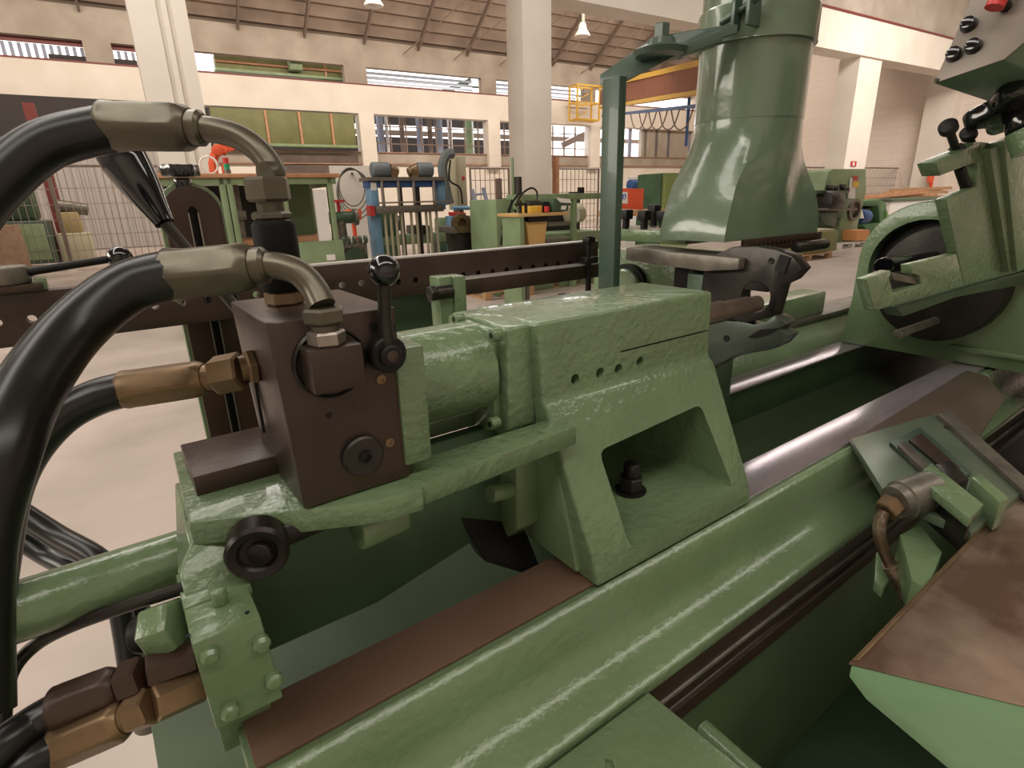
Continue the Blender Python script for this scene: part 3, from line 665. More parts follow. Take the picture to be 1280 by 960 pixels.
# ---- right background machines
V8 = 9.0
def U8(px): return bv(px, 270, V8).x
t = gth('milling_machine', 'green milling machine on a white pallet at the far right', 'machine', U8(1055), V8)
obj('column', MB().prism([gq(1036, 214, V8+.3), gq(1042, 211, V8+.3), gq(1083, 211, V8+.3), gq(1083, 240, V8+.3), gq(1068, 300, V8+.3), gq(1034, 300, V8+.3), gq(1028, 245, V8+.3)], BV_*1.3), BGREEN, t, bevel=.03)
obj('base', MB().prism([gq(1052, 272, V8), gq(1073, 272, V8), gq(1072, 305, V8), gq(1046, 304, V8)], BV_*1.2), BGREEN, t, bevel=.03)
obj('work_table', MB().prism([gq(1022, 260, V8-.3), gq(1072, 260, V8-.3), gq(1072, 263, V8-.3), gq(1022, 263, V8-.3)], BV_*.8), STEELG, t)
obj('arm', MB().prism([gq(1022, 238, V8-.1), gq(1060, 238, V8-.1), gq(1060, 242, V8-.1), gq(1022, 242, V8-.1)], BV_*.5), GREENK, t)
obj('motor', MB().cylc(gq(1028, 252, V8-.1), gq(1045, 252, V8-.1), .28), DSTEEL, t)
obj('knee', MB().prism([gq(1022, 265, V8), gq(1048, 265, V8), gq(1044, 285, V8), gq(1030, 280, V8)], BV_*.6), GREENK, t, bevel=.02)
obj('papers', MB().prism([gq(1063, 222, V8+.28), gq(1069, 222, V8+.28), gq(1068, 248, V8+.28), gq(1059, 248, V8+.28)], -BV_*.02), WHITE, t)
obj('yellow_label', MB().prism([gq(1066, 227, V8+.25), gq(1073, 227, V8+.25), gq(1072, 234, V8+.25), gq(1066, 234, V8+.25)], -BV_*.02), YELLOW, t)
obj('red_label', MB().prism([gq(1066, 220, V8+.25), gq(1072, 220, V8+.25), gq(1071, 226, V8+.25), gq(1067, 226, V8+.25)], -BV_*.02), REDP, t)
for px, py in ((1034, 235), (1041, 236), (1050, 234), (1054, 238)): obj('control_knob', MB().cylc(gq(px, py, V8+.3), gq(px, py, V8+.3)-BV_*.15, .08, n=12), DSTEEL, t)
obj('handwheel', MB().rev(gq(1066, 262, V8), -BV_, [(0, .22), (0, .3), (.08, .3), (.08, .22), (0, .22)], 20), STEELG, t)
obj('orange_cover', MB().prism([gq(1044, 256, V8-.2), gq(1053, 254, V8-.2), gq(1053, 259, V8-.2), gq(1046, 260, V8-.2)], BV_*.2), ORANGE, t)
V9 = 9.5
t = gth('shaping_machine', 'dark green arched machine on a red pallet behind the milling machine', 'machine', bv(1092, 280, V9).x, V9)
obj('body', MB().prism([gq(x_, y_, V9) for x_, y_ in ((1074, 252), (1100, 249), (1108, 254), (1110, 275), (1113, 298), (1087, 298), (1080, 282), (1100, 278), (1098, 257), (1075, 258))], BV_*.9), mat('deep_green', (.07, .17, .07), .5), t, bevel=.03)
obj('side_cover', MB().prism([gq(x_, y_, V9-.05) for x_, y_ in ((1109, 262), (1112, 270), (1114, 297), (1107, 298))], BV_*.9), mat('lime', (.22, .38, .12), .5), t, bevel=.02)
obj('ram', MB().prism([gq(x_, y_, V9+.2) for x_, y_ in ((1074, 262), (1099, 258), (1099, 268), (1086, 276))], BV_*.4), GREENK, t)
obj('lamp_head', MB().rev(gq(1076, 262, V9-.1), Vector((0, 0, -1)), [(0, .03), (.25, .12), (.25, .02)], 12), WHITE, t)
obj('motor', MB().cylc(gq(1073, 270, V9), gq(1083, 271, V9), .2), BLUED, t)
obj('orange_carton', MB().prism([gq(1072, 288, 8.6), gq(1087, 287, 8.6), gq(1086, 300, 8.6), gq(1071, 301, 8.6)], BV_*.5), mat('carton', (.72, .33, .13), .6), label='orange carton on the red pallet between two green machines', cat='box')
def pallet(pl_, label, m_, w_, d_, v):
    a, b = pl_; a = bv(*a, v).x; b = bv(*b, v).x
    t = gth('pallet', label, 'pallet', (a+b)/2, v, 'wooden pallets on the hall floor')
    for i in range(3):
        u = a+(b-a-.12)*i/2
        for j in range(2): obj('block', MB().gbox(u, u+.12, v+j*(d_-.12), v+j*(d_-.12)+.12, .03, .11), m_, t)
    for i in range(3):
        u = a+(b-a-.12)*i/2
        obj('bottom_board', MB().gbox(u, u+.12, v, v+d_, 0, .03), m_, t)
    for i in range(5):
        vv = v+(d_-.1)*i/4
        obj('top_board', MB().gbox(a, b, vv, vv+.1, .11, .14), m_, t)
pallet(((1050, 310), (1083, 307)), 'white pallet under the green milling machine', WHITE, 1, 1, 8.6)
pallet(((1080, 300), (1116, 298)), 'red pallet under the dark green arched machine', WOODR, 1, 1, 9.4)
pallet(((985, 320), (1040, 318)), 'pale wood pallet under the olive green box casting', WOOD, 1, 1, 7.6)
pallet(((607, 367), (668, 360)), 'pale wood pallet seen under the long steel rail, left one', WOOD, 1, 1.0, 7.8)
pallet(((692, 357), (755, 347)), 'pale wood pallet by the foot of the green hood post', WOOD, 1, 1.0, 8.2)
t = gth('box_casting', 'olive green box casting on a wood pallet below the hood', 'casting', bv(1025, 290, 7.7).x, 7.7)
a = bv(1003, 300, 7.7); b = bv(1048, 300, 7.7)
obj('casting_body', MB().prism([G(a.x, 7.7, .14), G(b.x, 7.7, .14), G(b.x-.1, 7.7, .62), G(a.x+.05, 7.7, .62)], BV_*.9), mat('olive_cast', (.24, .27, .10), .6), t, bevel=.02)
obj('cover_plate', MB().gbox(a.x+.08, b.x-.15, 7.75, 8.5, .62, .66), BEIGE, t, bevel=.01)
# timber stack and bins, red cone thing, sign
V10 = 12
t = gth('timber_stack', 'stack of loose orange brown boards near the cream block wall', 'boards', bv(1130, 240, V10).x, V10)
for i, (x0, y0, x1, y1) in enumerate(((1080, 247, 1150, 240), (1090, 245, 1165, 243), (1110, 241, 1178, 240), (1125, 247, 1180, 246), (1078, 250, 1130, 246), (1140, 237, 1183, 235), (1130, 243, 1172, 236), (1100, 249, 1180, 249), (1118, 238, 1150, 236))):
    obj('board', MB().bar(gq(x0, y0, V10+i*.12+1.5), gq(x1, y1, V10+1.5+i*.1), .5, .13), WOOD if i % 3 else ORTOP, t)
t = gth('storage_bin', 'pale grey storage bin under the loose boards', 'bin', bv(1120, 270, 11.5).x, 11.5)
a = bv(1112, 262, 11.5); b = bv(1190, 262, 11.5)
obj('bin_wall', MB().gbox(a.x, b.x, 11.5, 12.9, 0, bv(1130, 251, 11.5).z), mat('bin', (.55, .53, .5), .6), t, bevel=.03)
obj('bin_rim', MB().gbox(a.x-.05, b.x+.05, 11.45, 12.95, bv(1130, 251, 11.5).z, bv(1130, 251, 11.5).z+.08), GREENK, t)
obj('red_barrier', MB().prism([gq(x_, y_, 14.8) for x_, y_ in ((1163, 213), (1173, 216), (1173, 228), (1161, 228))], BV_*.1).prism([gq(x_, y_, 14.8) for x_, y_ in ((1164, 228), (1167, 228), (1166, 262), (1163, 262))], BV_*.1), ORANGE, label='orange red folded sheet standing before the block wall pilaster', cat='barrier')
t = thing('wall_sign', 'small red fire sign with white pictogram on the right concrete column', 'sign', gq(1067, 208, 13.55))
obj('plate', MB().prism([gq(x_, y_, 13.59) for x_, y_ in ((1063.5, 201.5), (1070, 201.5), (1069.4, 207.8), (1063, 207.8))], -BV_*.03), REDP, t)
obj('pictogram', MB().prism([gq(x_, y_, 13.56) for x_, y_ in ((1066, 203), (1068, 202.6), (1067.6, 207), (1065.6, 207))], -BV_*.01), WHITE, t)

# ================================================================ THE LATHE BED
# section constants
ZW = 1.05                        # ground top of the ways
bed = thing('lathe_bed', 'long green lathe bed with brown ground ways across the foreground', 'lathe bed', (1.1, .6, 0))
def along(sec, x0, x1): return MB().prism([(x0, y, z) for y, z in sec], (x1-x0, 0, 0))
rail_sec = [(.535, ZW-.006), (.455, ZW-.006), (.447, ZW-.002), (.438, ZW-.008), (.430, ZW-.028), (.427, ZW-.05), (.421, ZW-.070), (.409, ZW-.084), (.392, ZW-.0915), (.368, ZW-.093), (.358, ZW-.098), (.358, ZW-.115), (.40, ZW-.12), (.44, ZW-.3), (.535, ZW-.3)]
obj('front_rail', along(rail_sec, .012, 3.2), GREEN, bed, bevel=.0015, smooth=50)
obj('front_way', MB().box((.018, .457, ZW-.006), (1.25, .535, ZW)), BROWNF, bed, bevel=.001)
obj('front_way', MB().box((.80, .4565, ZW-.006), (3.2, .5355, ZW+.0006)), BROWNW, bed, bevel=.0005)
obj('rack_rail', MB().box((.012, .366, ZW-.158), (3.2, .40, ZW-.115)), BROWND, bed, bevel=.002)
obj('feed_shaft', MB().cyl((.012, .366, ZW-.163), (3.2, .366, ZW-.163), .004, n=12), STEELG, bed)
obj('rack', MB().box((.012, .376, ZW-.205), (3.2, .42, ZW-.172)), BROWND, bed, bevel=.003)
obj('guide_rod', MB().cyl((.012, .38, ZW-.216), (3.2, .38, ZW-.216), .0075, n=16), BROWN, bed)
obj('lower_rail', MB().box((.012, .388, ZW-.275), (3.2, .43, ZW-.226)), BROWND, bed, bevel=.004)
obj('base_web', MB().box((-.04, .405, .12), (3.2, .50, ZW-.28)), mat('base_green', (.04, .072, .03), .5, 0, .2, 4, .2, 20), bed, bevel=.01)
obj('base', MB().box((-.06, .40, 0), (3.2, 1.0, .15)), GREENK, bed, bevel=.01)
obj('drip_tray', MB().box((.62, -.5, .30), (3.2, .41, .36)).box((.7, -.45, 0), (3.1, .40, .30)), GREENK, bed, bevel=.01)
inner = [(.53, .70), (.53, .80), (.60, .86), (.70, .885), (.80, .90), (.80, .6), (.6, .6)]
obj('bed_trough', along([(.52, .78), (.60, .84), (.66, .88), (.72, .895), (.83, .955), (.83, .60), (.52, .60)], -.075, 3.2), mat('trough_green', (.062, .098, .05), .5, 0, .25, 3, .2, 25), bed, bevel=.002)
obj('rear_wall', along([(.805, .85), (.805, ZW-.02), (.79, ZW-.006), (.865, ZW-.006), (.88, ZW-.02), (.97, 1.10), (1.06, 1.10), (1.06, .15), (.85, .15)], .62, 3.2), GREENK, bed, bevel=.003)
obj('rear_way', MB().box((.62, .79, ZW-.006), (3.2, .865, ZW+.001)), BROWNW, bed, bevel=.002)
obj('rear_slide_base', along([(.868, ZW-.03), (.872, ZW-.02), (.96, 1.112), (.975, 1.112), (.975, 1.0)], .62, 3.2), GREEN, bed, bevel=.002)
obj('rear_slide_strip', MB().box((.9, .945, 1.112), (3.2, 1.06, 1.128)), STEELG, bed, bevel=.002)
obj('rear_slide_block', MB().box((1.5, .965, 1.128), (2.08, 1.06, 1.205)), GREEN, bed, bevel=.004)

# ================================================================ TAILSTOCK
ts = thing('tailstock', 'green tailstock with lumpy paint and a trapezoid opening standing on the ways', 'tailstock', (.62, .62, ZW))
def slant(px, py):
    # front face from (y=.54,z=1.285) to (y=.46,z=1.065)
    n = Vector((0, -.22, .08)); p0 = Vector((0, .54, 1.285)); r = ray(px, py)
    return EYE + r*((p0-EYE).dot(n)/r.dot(n))
sec = [(.54, 1.40), (.69, 1.40), (.70, 1.28), (.78, 1.065), (.78, ZW), (.444, ZW), (.449, 1.084), (.530, 1.283), (.54, 1.292)]
L = .425
body = MB()
# lofted so that the left end widens slightly downwards
def prof(xt, xb):
    r = []
    for y, z in sec:
        k_ = (1.40-z)/.35; r.append((xt+(xb-xt)*k_, y, z))
    return r
body.rings([prof(.425, .447), prof(.785, .806)])
win = [slant(*p) for p in ((741, 560), (868, 503), (905, 606), (776, 678))]
wc = []
for i_ in range(4):
    pp, pc_, pn = [Vector((win[j_ % 4].x, .40, win[j_ % 4].z)) for j_ in (i_-1, i_, i_+1)]
    r_ = .014; a_ = pc_+(pp-pc_).normalized()*r_; b_ = pc_+(pn-pc_).normalized()*r_
    for q_ in range(5):
        t_ = q_/4; wc.append(a_*(1-t_)**2+pc_*2*t_*(1-t_)+b_*t_*t_)
cutw = MB().prism(wc, (0, .31, 0))
holes = [MB().cyl(PY(px, py, .54)+Vector((0, -.03, 0)), PY(px, py, .54)+Vector((0, .03, 0)), .0075, n=24) for px, py in ((719, 474), (750, 466), (773, 461), (800, 452))]
s0 = PY(776, 441, .54); s1 = PY(887, 410, .54)
slit = MB().prism([s0+Vector((0, -.02, 0)), Vector((.83, .52, s0.z)), Vector((.83, .52, s0.z+.0028)), s0+Vector((0, -.02, .0028))], (0, .05, 0))
obj('body', body, GREENL, ts, bevel=.006, seg=3, cuts=[cutw, slit]+holes)
# clamp bolt inside the opening
cb = Vector(PZ(790, 612, 1.088)); zf = min(p.z for p in win)+.002
cb = PZ(788, 614, zf)
obj('washer', MB().cyl(cb, cb+Vector((0, 0, .004)), .026), DSTEEL, ts)
nt_ = obj('clamp_nut', MB().hexn(cb+Vector((0, 0, .004)), cb+Vector((0, 0, .028)), .020), DSTEEL, ts)
obj('clamp_stud', MB().cylc(cb+Vector((0, 0, .028)), cb+Vector((0, 0, .052)), .013, .15), DSTEEL, ts)
obj('quill', MB().rev(Vector((.78, .60, 1.343)), (1, 0, 0), [(0, .028), (.03, .028), (.031, .020), (.12, .020), (.122, .0175), (.205, .0175), (.207, .0155), (.238, .0155), (.24, .013), (.24, .0)]), mat('quill_steel', (.16, .12, .095), .35, .6, .2, 20), ts)
# end flange, cylinder, cylinder flange
fl = [(.556, 1.396), (.60, 1.40), (.69, 1.398), (.70, 1.28), (.66, 1.245), (.575, 1.245), (.556, 1.26)]
obj('end_flange', MB().prism([(.388, y, z) for y, z in fl], (.045, 0, 0)), GREENL, ts, bevel=.004, seg=3)
obj('end_flange_step', MB().prism([(.378, y, z) for y, z in ((.575, 1.393), (.685, 1.396), (.69, 1.29), (.66, 1.25), (.60, 1.245), (.575, 1.27))], (.012, 0, 0)), GREEN, ts, bevel=.003)
AX = Vector((0, .625, 1.335))
obj('hydraulic_cylinder', MB().cyl(Vector((.24, .625, 1.335)), Vector((.38, .625, 1.335)), .062, n=64), GREENL, ts)
for px, py in ((622, 418), (575, 398), (620, 528)):
    p = PX(px, py, .376)
    b_ = obj('cap_screw', MB().cylc(p-Vector((.010, 0, 0)), p+Vector((.004, 0, 0)), .0085, .15), GREEN, ts)
    obj('hex_socket', MB().cyl(p-Vector((.0104, 0, 0)), p-Vector((.0095, 0, 0)), .0042, n=6), BLACKM, b_)
p = PX(674, 716, .45)
b_ = obj('cap_screw', MB().cylc(p-Vector((.012, 0, 0)), p+Vector((.02, 0, 0)), .0085, .15), GREEN, ts)
obj('hex_socket', MB().cyl(p-Vector((.0124, 0, 0)), p-Vector((.0115, 0, 0)), .0042, n=6), BLACKM, b_)
pl0 = PY(500, 413, .5); pl1 = PY(547, 590, .5)
obj('cylinder_flange', MB().box((.2135, .497, 1.285), (.245, .75, 1.412)), GREENL, ts, bevel=.003, seg=2)
# cradle that carries the valve block: tapered plate with a stepped rim, and the arms to the body
cr = [(.014, .548, 1.27), (.172, .474, 1.27), (.218, .470, 1.27), (.222, .478, 1.27), (.45, .492, 1.27), (.45, .535, 1.27), (.25, .535, 1.27), (.25, .63, 1.27), (.45, .63, 1.27), (.45, .74, 1.27), (.02, .74, 1.27)]
obj('cradle_plate', MB().prism(cr, (0, 0, -.026)), GREENL, ts, bevel=.003)
obj('packing_plate', MB().box((.028, .598, 1.27), (.20, .70, 1.292)), BROWN, ts, bevel=.0015)
# web of the cradle going down at the left, and its rib
wb = [PX(px, py, .012) for px, py in ((240, 655), (236, 690), (222, 716), (219, 800))]
obj('cradle_web', MB().prism([(-.003, .505, 1.198), (-.003, .517, 1.216), (-.001, .535, 1.232), (.012, .55, 1.247), (.014, .70, 1.247), (.0, .70, 1.02), (-.003, .52, 1.02)], (.05, 0, 0)), GREEN, ts, bevel=.002)
obj('cradle_rear_web', MB().prism([(.014, .60, 1.25), (.44, .60, 1.25), (.44, .60, 1.10), (.2, .60, 1.05), (.014, .60, 1.05)], (0, .02, 0)), GREENK, ts, bevel=.002)
# left toe of the tailstock (foot under the slanted side)
obj('left_foot', MB().prism([(.437, .475, 1.06), (.437, .53, 1.25), (.437, .60, 1.27), (.437, .72, 1.2), (.437, .75, 1.06)], (.02, 0, 0)).prism([(.40, .56, 1.25), (.40, .60, 1.25), (.40, .64, 1.12), (.40, .60, 1.06), (.40, .56, 1.10)], (.045, 0, 0)), GREEN, ts, bevel=.004)
obj('locking_plate', MB().prism([(.33, .60, 1.13), (.36, .585, 1.05), (.42, .545, 1.02), (.44, .56, 1.02), (.44, .64, 1.13)], (0, .03, 0)), BLACKM, ts, bevel=.002)
# pivot shaft below the cradle
ph = PY(332, 695, .49)
PIV = mat('pivot_black', (.018, .012, .011), .35, .4)
pc0 = Vector((ph.x, .52, ph.z))
obj('pivot_eye', MB().rev(pc0, (-.25, -1, 0), [(0, .028), (.022, .028), (.026, .025), (.024, .018), (.020, .015), (.020, .0)], 40), PIV, ts)
obj('pivot_pin', MB().cylc(pc0+Vector((0, -.018, 0)), pc0+Vector((-.005, -.025, 0)), .011), PIV, ts)
obj('pivot_shaft', MB().cyl(pc0+Vector((.01, .0, 0)), Vector((ph.x+.14, .53, ph.z+.004)), .015), PIV, ts)
bs = PY(455, 668, .505)
obj('pivot_boss', MB().cylc(Vector((bs.x-.005, .515, bs.z)), Vector((bs.x+.05, .52, bs.z)), .021), GREEN, ts)
obj('support_pin', MB().cylc(PX(640, 612, .40), PX(612, 618, .36), .012), GREEN, ts)

# ---------------------------------------------------------------- valve block
vb = thing('hydraulic_valve_block', 'dark brown hydraulic valve block bolted beside the green cylinder flange', 'valve block', (.15, .56, 1.27))
F = .5
fx = .107
a = PY(332, 406, F); b = PY(495, 383, F); c = PY(513, 605, F); d = PY(380, 634, F)
ztop = (a.z+b.z)/2; xr = (b.x+c.x)/2
obj('block_body', MB().prism([(a.x, F, ztop), (xr, F, ztop), (xr, F, 1.272), (d.x, F, 1.272)], (0, .155, 0)), BROWN, vb, bevel=.002)
def disc(px, py, rpx, prof, m_, name, parent=vb, y=F):
    p = PY(px, py, y); return p
p = PY(412, 452, F); dpt = .53
obj('port_ring', MB().rev(p, (0, -1, 0), [(0, .034), (.004, .034), (.006, .032), (.004, .030), (.002, .0)], 48), DSTEEL, vb)
eb = PY(420, 465, .46)
q0 = PY(385, 441, .465); q1 = PY(453, 430, .465); q2 = PY(456, 487, .465); q3 = PY(404, 496, .465)
obj('elbow_block', MB().prism([(q0.x+.001, .465, q0.z), (q1.x, .465, q0.z), (q1.x, .465, q3.z+.002), (q0.x+.001, .465, q3.z+.002)], (0, .034, 0)), BROWN, vb, bevel=.0015)
p = PY(452, 568, F)
obj('lower_cap', MB().rev(p, (0, -1, 0), [(0, .021), (.006, .021), (.008, .019), (.008, .0)], 40), DSTEEL, vb)
obj('lower_cap_port', MB().rev(p+Vector((.001, -.008, 0)), (0, -1, 0), [(0, .0065), (.003, .0065), (.003, .0045), (.0005, .0045), (.0005, 0)], 20), BLACKM, vb)
lh = PY(479, 440, F)
lev = obj('lever_hub', MB().rev(lh, (0, -1, 0), [(0, .018), (.014, .018), (.016, .016), (.016, .011), (.021, .011), (.0225, .009), (.0225, 0)], 40), BLACKM, vb)
bt = PY(480, 338, F-.012)
obj('lever_rod', MB().tube([lh+Vector((.0005, -.009, .004)), lh+Vector((0.001, -.010, .035)), bt], .0055, 16, 3, rad=[.009, .0065, .0055]), DSTEEL, vb)
obj('ball_knob', MB().sph(bt+Vector((0, 0, .0)), .0145), BLACK, vb)
obj('hub_screw', MB().cylc(lh+Vector((.0, -.0225, 0)), lh+Vector((0, -.0235, 0)), .006), BROWN, lev)
for px, py in ((476, 474), (487, 553)):
    p = PY(px, py, F)
    obj('brass_plug', MB().rev(p, (0, -1, 0), [(0, .0048), (.0012, .0048), (.0012, .0026), (.0003, .0026), (.0003, 0)], 20), BRASS, vb)
p = PY(411, 519, F); obj('grub_screw', MB().cyl(p+Vector((0, .002, 0)), p-Vector((0, .0006, 0)), .003, n=12), BLACKM, vb)
for px, py in ((467, 408), (489, 411)):
    p = PY(px, py, F); obj('grub_screw', MB().cyl(p+Vector((0, .002, 0)), p-Vector((0, .0006, 0)), .0045, n=16), BLACKM, vb)
# front fitting on the elbow block: hexes going up
f0 = Vector((PY(410, 434, .482).x, .482, q0.z))
obj('adapter_nut', MB().hexn(f0, f0+Vector((0, 0, .013)), .0165), STEEL, vb)
obj('adapter_body', MB().cyl(f0+Vector((0, 0, .013)), f0+Vector((0, 0, .018)), .012).hexn(f0+Vector((0, 0, .018)), f0+Vector((0, 0, .026)), .014), ZINC, vb)
# black spool valve on the top face
sp = PZ(357, 380, ztop); sp = Vector((sp.x, sp.y, ztop))
def up_at(px, py, base): # point above base seen at that height in the photo
    r = ray(px, py); k_ = math.hypot(base.x, base.y)/math.hypot(r.x, r.y); return Vector((base.x, base.y, (EYE+r*k_).z))
z1 = up_at(357, 362, sp).z; z2 = up_at(352, 276, sp).z
obj('valve_base_nut', MB().hexn(sp, Vector((sp.x, sp.y, z1)), .019), BRASS, vb)
obj('black_cartridge', MB().rev(Vector((sp.x, sp.y, z1)), (0, 0, 1), [(0, .0195), (.003, .0205), (z2-z1-.004, .0205), (z2-z1, .018)], 12), mat('dead_black', (.004, .004, .004), .6, 0, spec=.15), vb)
z3 = up_at(350, 264, sp).z; z4 = up_at(348, 252, sp).z; z5 = up_at(346, 221, sp).z
obj('threaded_neck', MB().cyl(Vector((sp.x, sp.y, z3-.001)), Vector((sp.x, sp.y, z4+.001)), .0125), ZINC, vb)
obj('upper_nut', MB().cyl(Vector((sp.x, sp.y, z2)), Vector((sp.x, sp.y, z2+.002)), .012).hexn(Vector((sp.x, sp.y, z2+.001)), Vector((sp.x, sp.y, z3)), .0185), ZINC, vb)
# left face fitting
lf = PX(318, 458, a.x)
obj('side_fitting', MB().hexn(lf+Vector((.002, 0, 0)), lf-Vector((.008, 0, 0)), .0185).cyl(lf, lf-Vector((.014, 0, 0)), .013), BRASS, vb)
cvt = MB().prism([(a.x-.0006, .60, 1.40), (a.x-.0006, .63, 1.40), (a.x-.0006, .60, 1.32)], (.003, 0, 0))
obj('side_recess', cvt, BLACKM, vb)

# ---------------------------------------------------------------- hoses
def ferr_mb(fa, fb, rf):
    L_ = (fb-fa).length; d = (fb-fa).normalized(); e1 = Vector((0, 0, 1)); e1 = (e1-d*e1.dot(d)).normalized(); e2 = d.cross(e1); rs = []
    for t_, k_, f_ in ((0, .95, 0), (0, 1.06, 0), (.015, 1.08, 0), (.05, 1.06, .1), (.18, 1.03, .8), (.6, 1.01, 1), (.86, 1.0, .9), (.92, .96, .4), (.97, .86, 0), (1, .80, 0)):
        ring = []
        for i in range(48):
            an = 2*math.pi*i/48; sx = ((an+.5) % (math.pi/3))-math.pi/6
            hexf = .94/math.cos(sx); r_ = rf*k_*(1*(1-f_)+hexf*f_)
            ring.append(fa+d*(L_*t_)+(e1*math.cos(an)+e2*math.sin(an))*r_)
        rs.append(ring)
    return MB().rings(rs)
def hose(label, path_h, rh, ferr, rf, tubepts, rt, nut, rn, met, group='hydraulic hoses at the valve block', rads=None, bead=True):
    """path_h: hose centre line from the ferrule end; ferr: (start,end); tubepts: bent metal tube; nut: list of (a,b,r)"""
    t = thing('hydraulic_hose', label, 'hose', ferr[0], group)
    obj('rubber_hose', MB().tube(path_h, rh, 24, 10, rad=rads), RUBBER, t)
    fa, fb = Vector(ferr[0]), Vector(ferr[1]); L_ = (fb-fa).length
    obj('ferrule', ferr_mb(fa, fb, rf), met, t, smooth=50)
    d_ = (fb-fa).normalized()
    obj('collar', MB().rev(fb, d_, [(0, rf*.74), (.009, rf*.74), (.012, rf*.6)], 28), met, t)
    if tubepts: obj('bent_tube', MB().tube(tubepts, rt, 20, 10), met, t)
    for a_, b_, r_ in nut: obj('hex_nut', MB().hexn(a_, b_, r_, 6, .4), met, t, smooth=25)
    return t
# hose A: top, from the black cartridge
pt = Vector((sp.x, sp.y, z4))
def dep(p): p = Vector(p)-EYE; return p.x*_X[2]+p.y*_Y[2]+p.z*_Z[2]
dA = dep(pt)
hose('thick black hose arching from the upper left edge to the black cartridge',
     [at(140, 160, dA), at(60, 180, dA-.02), at(0, 226, dA-.04), at(-50, 290, dA-.06), at(-110, 420, dA-.08), at(-150, 620, dA-.1)], .0215,
     (at(136, 158, dA), at(240, 160, dA)), .0222,
     [at(244, 160, dA), at(270, 163, dA), at(300, 172, dA), at(325, 190, dA), at(341, 213, dA), Vector((sp.x, sp.y, z5+.002))], .0118,
     [(Vector((sp.x, sp.y, z4)), Vector((sp.x, sp.y, z5)), .0215)], .02, ZINC)
# hose B: middle, from the elbow block
nB0 = f0+Vector((0, 0, .026)); dB = dep(nB0)
zb0 = up_at(401, 402, f0).z; zb1 = up_at(398, 384, f0).z
hose('thick black hose with silver elbow on the front of the valve block',
     [at(222, 343, dB), at(160, 360, dB-.015), at(95, 410, dB-.045), at(40, 482, dB-.085), at(0, 570, dB-.12), at(-35, 700, dB-.14), at(-40, 900, dB-.16)], .0215,
     (at(214, 344, dB), at(318, 333, dB)), .0215,
     [at(324, 333, dB), at(345, 332, dB), at(372, 340, dB), at(392, 360, dB), Vector((f0.x, f0.y, zb1+.001))], .0115,
     [(Vector((f0.x, f0.y, zb1-.014)), Vector((f0.x, f0.y, zb1)), .0185)], .02, ZINC)
# hose C: lower, brass fitting into the left face
nC = lf-Vector((.012, 0, 0)); dC = dep(nC)
hose('black hose with brass coloured ferrule entering the left face of the valve block',
     [at(162, 486, dC), at(120, 497, dC-.01), at(75, 522, dC-.02), at(35, 566, dC-.03), at(10, 620, dC-.04), at(-5, 700, dC-.06), at(-30, 860, dC-.09)], .0175,
     (at(157, 487, dC), at(258, 472, dC)), .0178, None, 0,
     [(at(268, 470, dC), at(303, 463, dC), .0195)], .02, BRASS)
# lower hoses to the bolted manifold
manx = .0
mf = thing('bolted_manifold', 'green bolted manifold box with four bolt heads at the bed end', 'manifold', (.03, .5, 1.1))
mt0, mt1, mb1, mb0 = PY(226, 812, .45), PY(327, 770, .45), PY(356, 868, .45), PY(269, 918, .45)
zt_ = (mt0.z+mt1.z)/2; zb_ = (mb1.z+mb0.z)/2
obj('box_body', MB().prism([(-.006, .45, zt_), (.047, .45, zt_), (.052, .45, zb_), (-.004, .45, zb_)], (0, .075, 0)), GREEN, mf, bevel=.002)
obj('top_web', MB().box((-.006, .50, zt_-.01), (.05, .56, zt_+.002)), GREEN, mf, bevel=.002)
for px, py in ((262, 817), (326, 802), (342, 848), (287, 887)):
    p = PY(px, py, .45); obj('bolt_head', MB().rev(p, (0, -1, 0), [(0, .0075), (.005, .0075), (.008, .005), (.0085, 0)], 20), GREEN, mf)
p = PZ(276, 754, zt_)
obj('plug_screw', MB().cylc(p, p+Vector((0, 0, .015)), .0065, .2), GREEN, mf)
p = PZ(309, 766, zt_); obj('drilled_hole', MB().cyl(p, p+Vector((0, 0, .0006)), .002, n=12), BLACKM, mf)
p = PZ(235, 795, zt_); obj('drilled_hole', MB().cyl(p, p+Vector((0, 0, .0006)), .002, n=12), BLACKM, mf)
dM = dep((0, .49, 1.16))
obj('side_plug', MB().hexn(at(225, 778, dM), at(188, 790, dM), .024, 6, .2), GREEN, mf, bevel=.001)
obj('plug_end', MB().cylc(at(190, 789, dM), at(172, 794, dM), .0165), BLACKM, mf)
hose('black hose with dark brown ferrule, upper of two at the bolted manifold',
     [at(75, 884, dM-.03), at(40, 905, dM-.04), at(0, 935, dM-.06), at(-60, 990, dM-.08)], .0145, (at(72, 886, dM-.03), at(150, 856, dM-.02)), .0175, None, 0,
     [(at(155, 853, dM-.02), at(182, 843, dM-.02), .0175), (at(184, 842, dM-.02), at(246, 820, dM), .015)], 0, BROWND, group='hoses at the bolted manifold')
hose('black hose with brass ferrule, lower of two at the bolted manifold',
     [at(78, 930, dM-.035), at(40, 950, dM-.05), at(0, 985, dM-.06), at(-40, 1030, dM-.08)], .0145, (at(76, 931, dM-.035), at(158, 896, dM-.03)), .0175, None, 0,
     [(at(163, 892, dM-.03), at(190, 881, dM-.03), .0165), (at(192, 880, dM-.03), at(256, 852, dM), .0165)], 0, BRASS, group='hoses at the bolted manifold')
dT = dep((-.05, .56, 1.2))
obj('thin_oil_pipe', MB().tube([at(232, 734, dT), at(160, 757, dT), at(90, 782, dT), at(45, 806, dT), at(16, 838, dT-.01), at(6, 880, dT-.01), at(2, 960, dT-.02)], .0062, 14, 10), DSTEEL, label='thin dark oil pipe bending down below the green tube', cat='pipe')
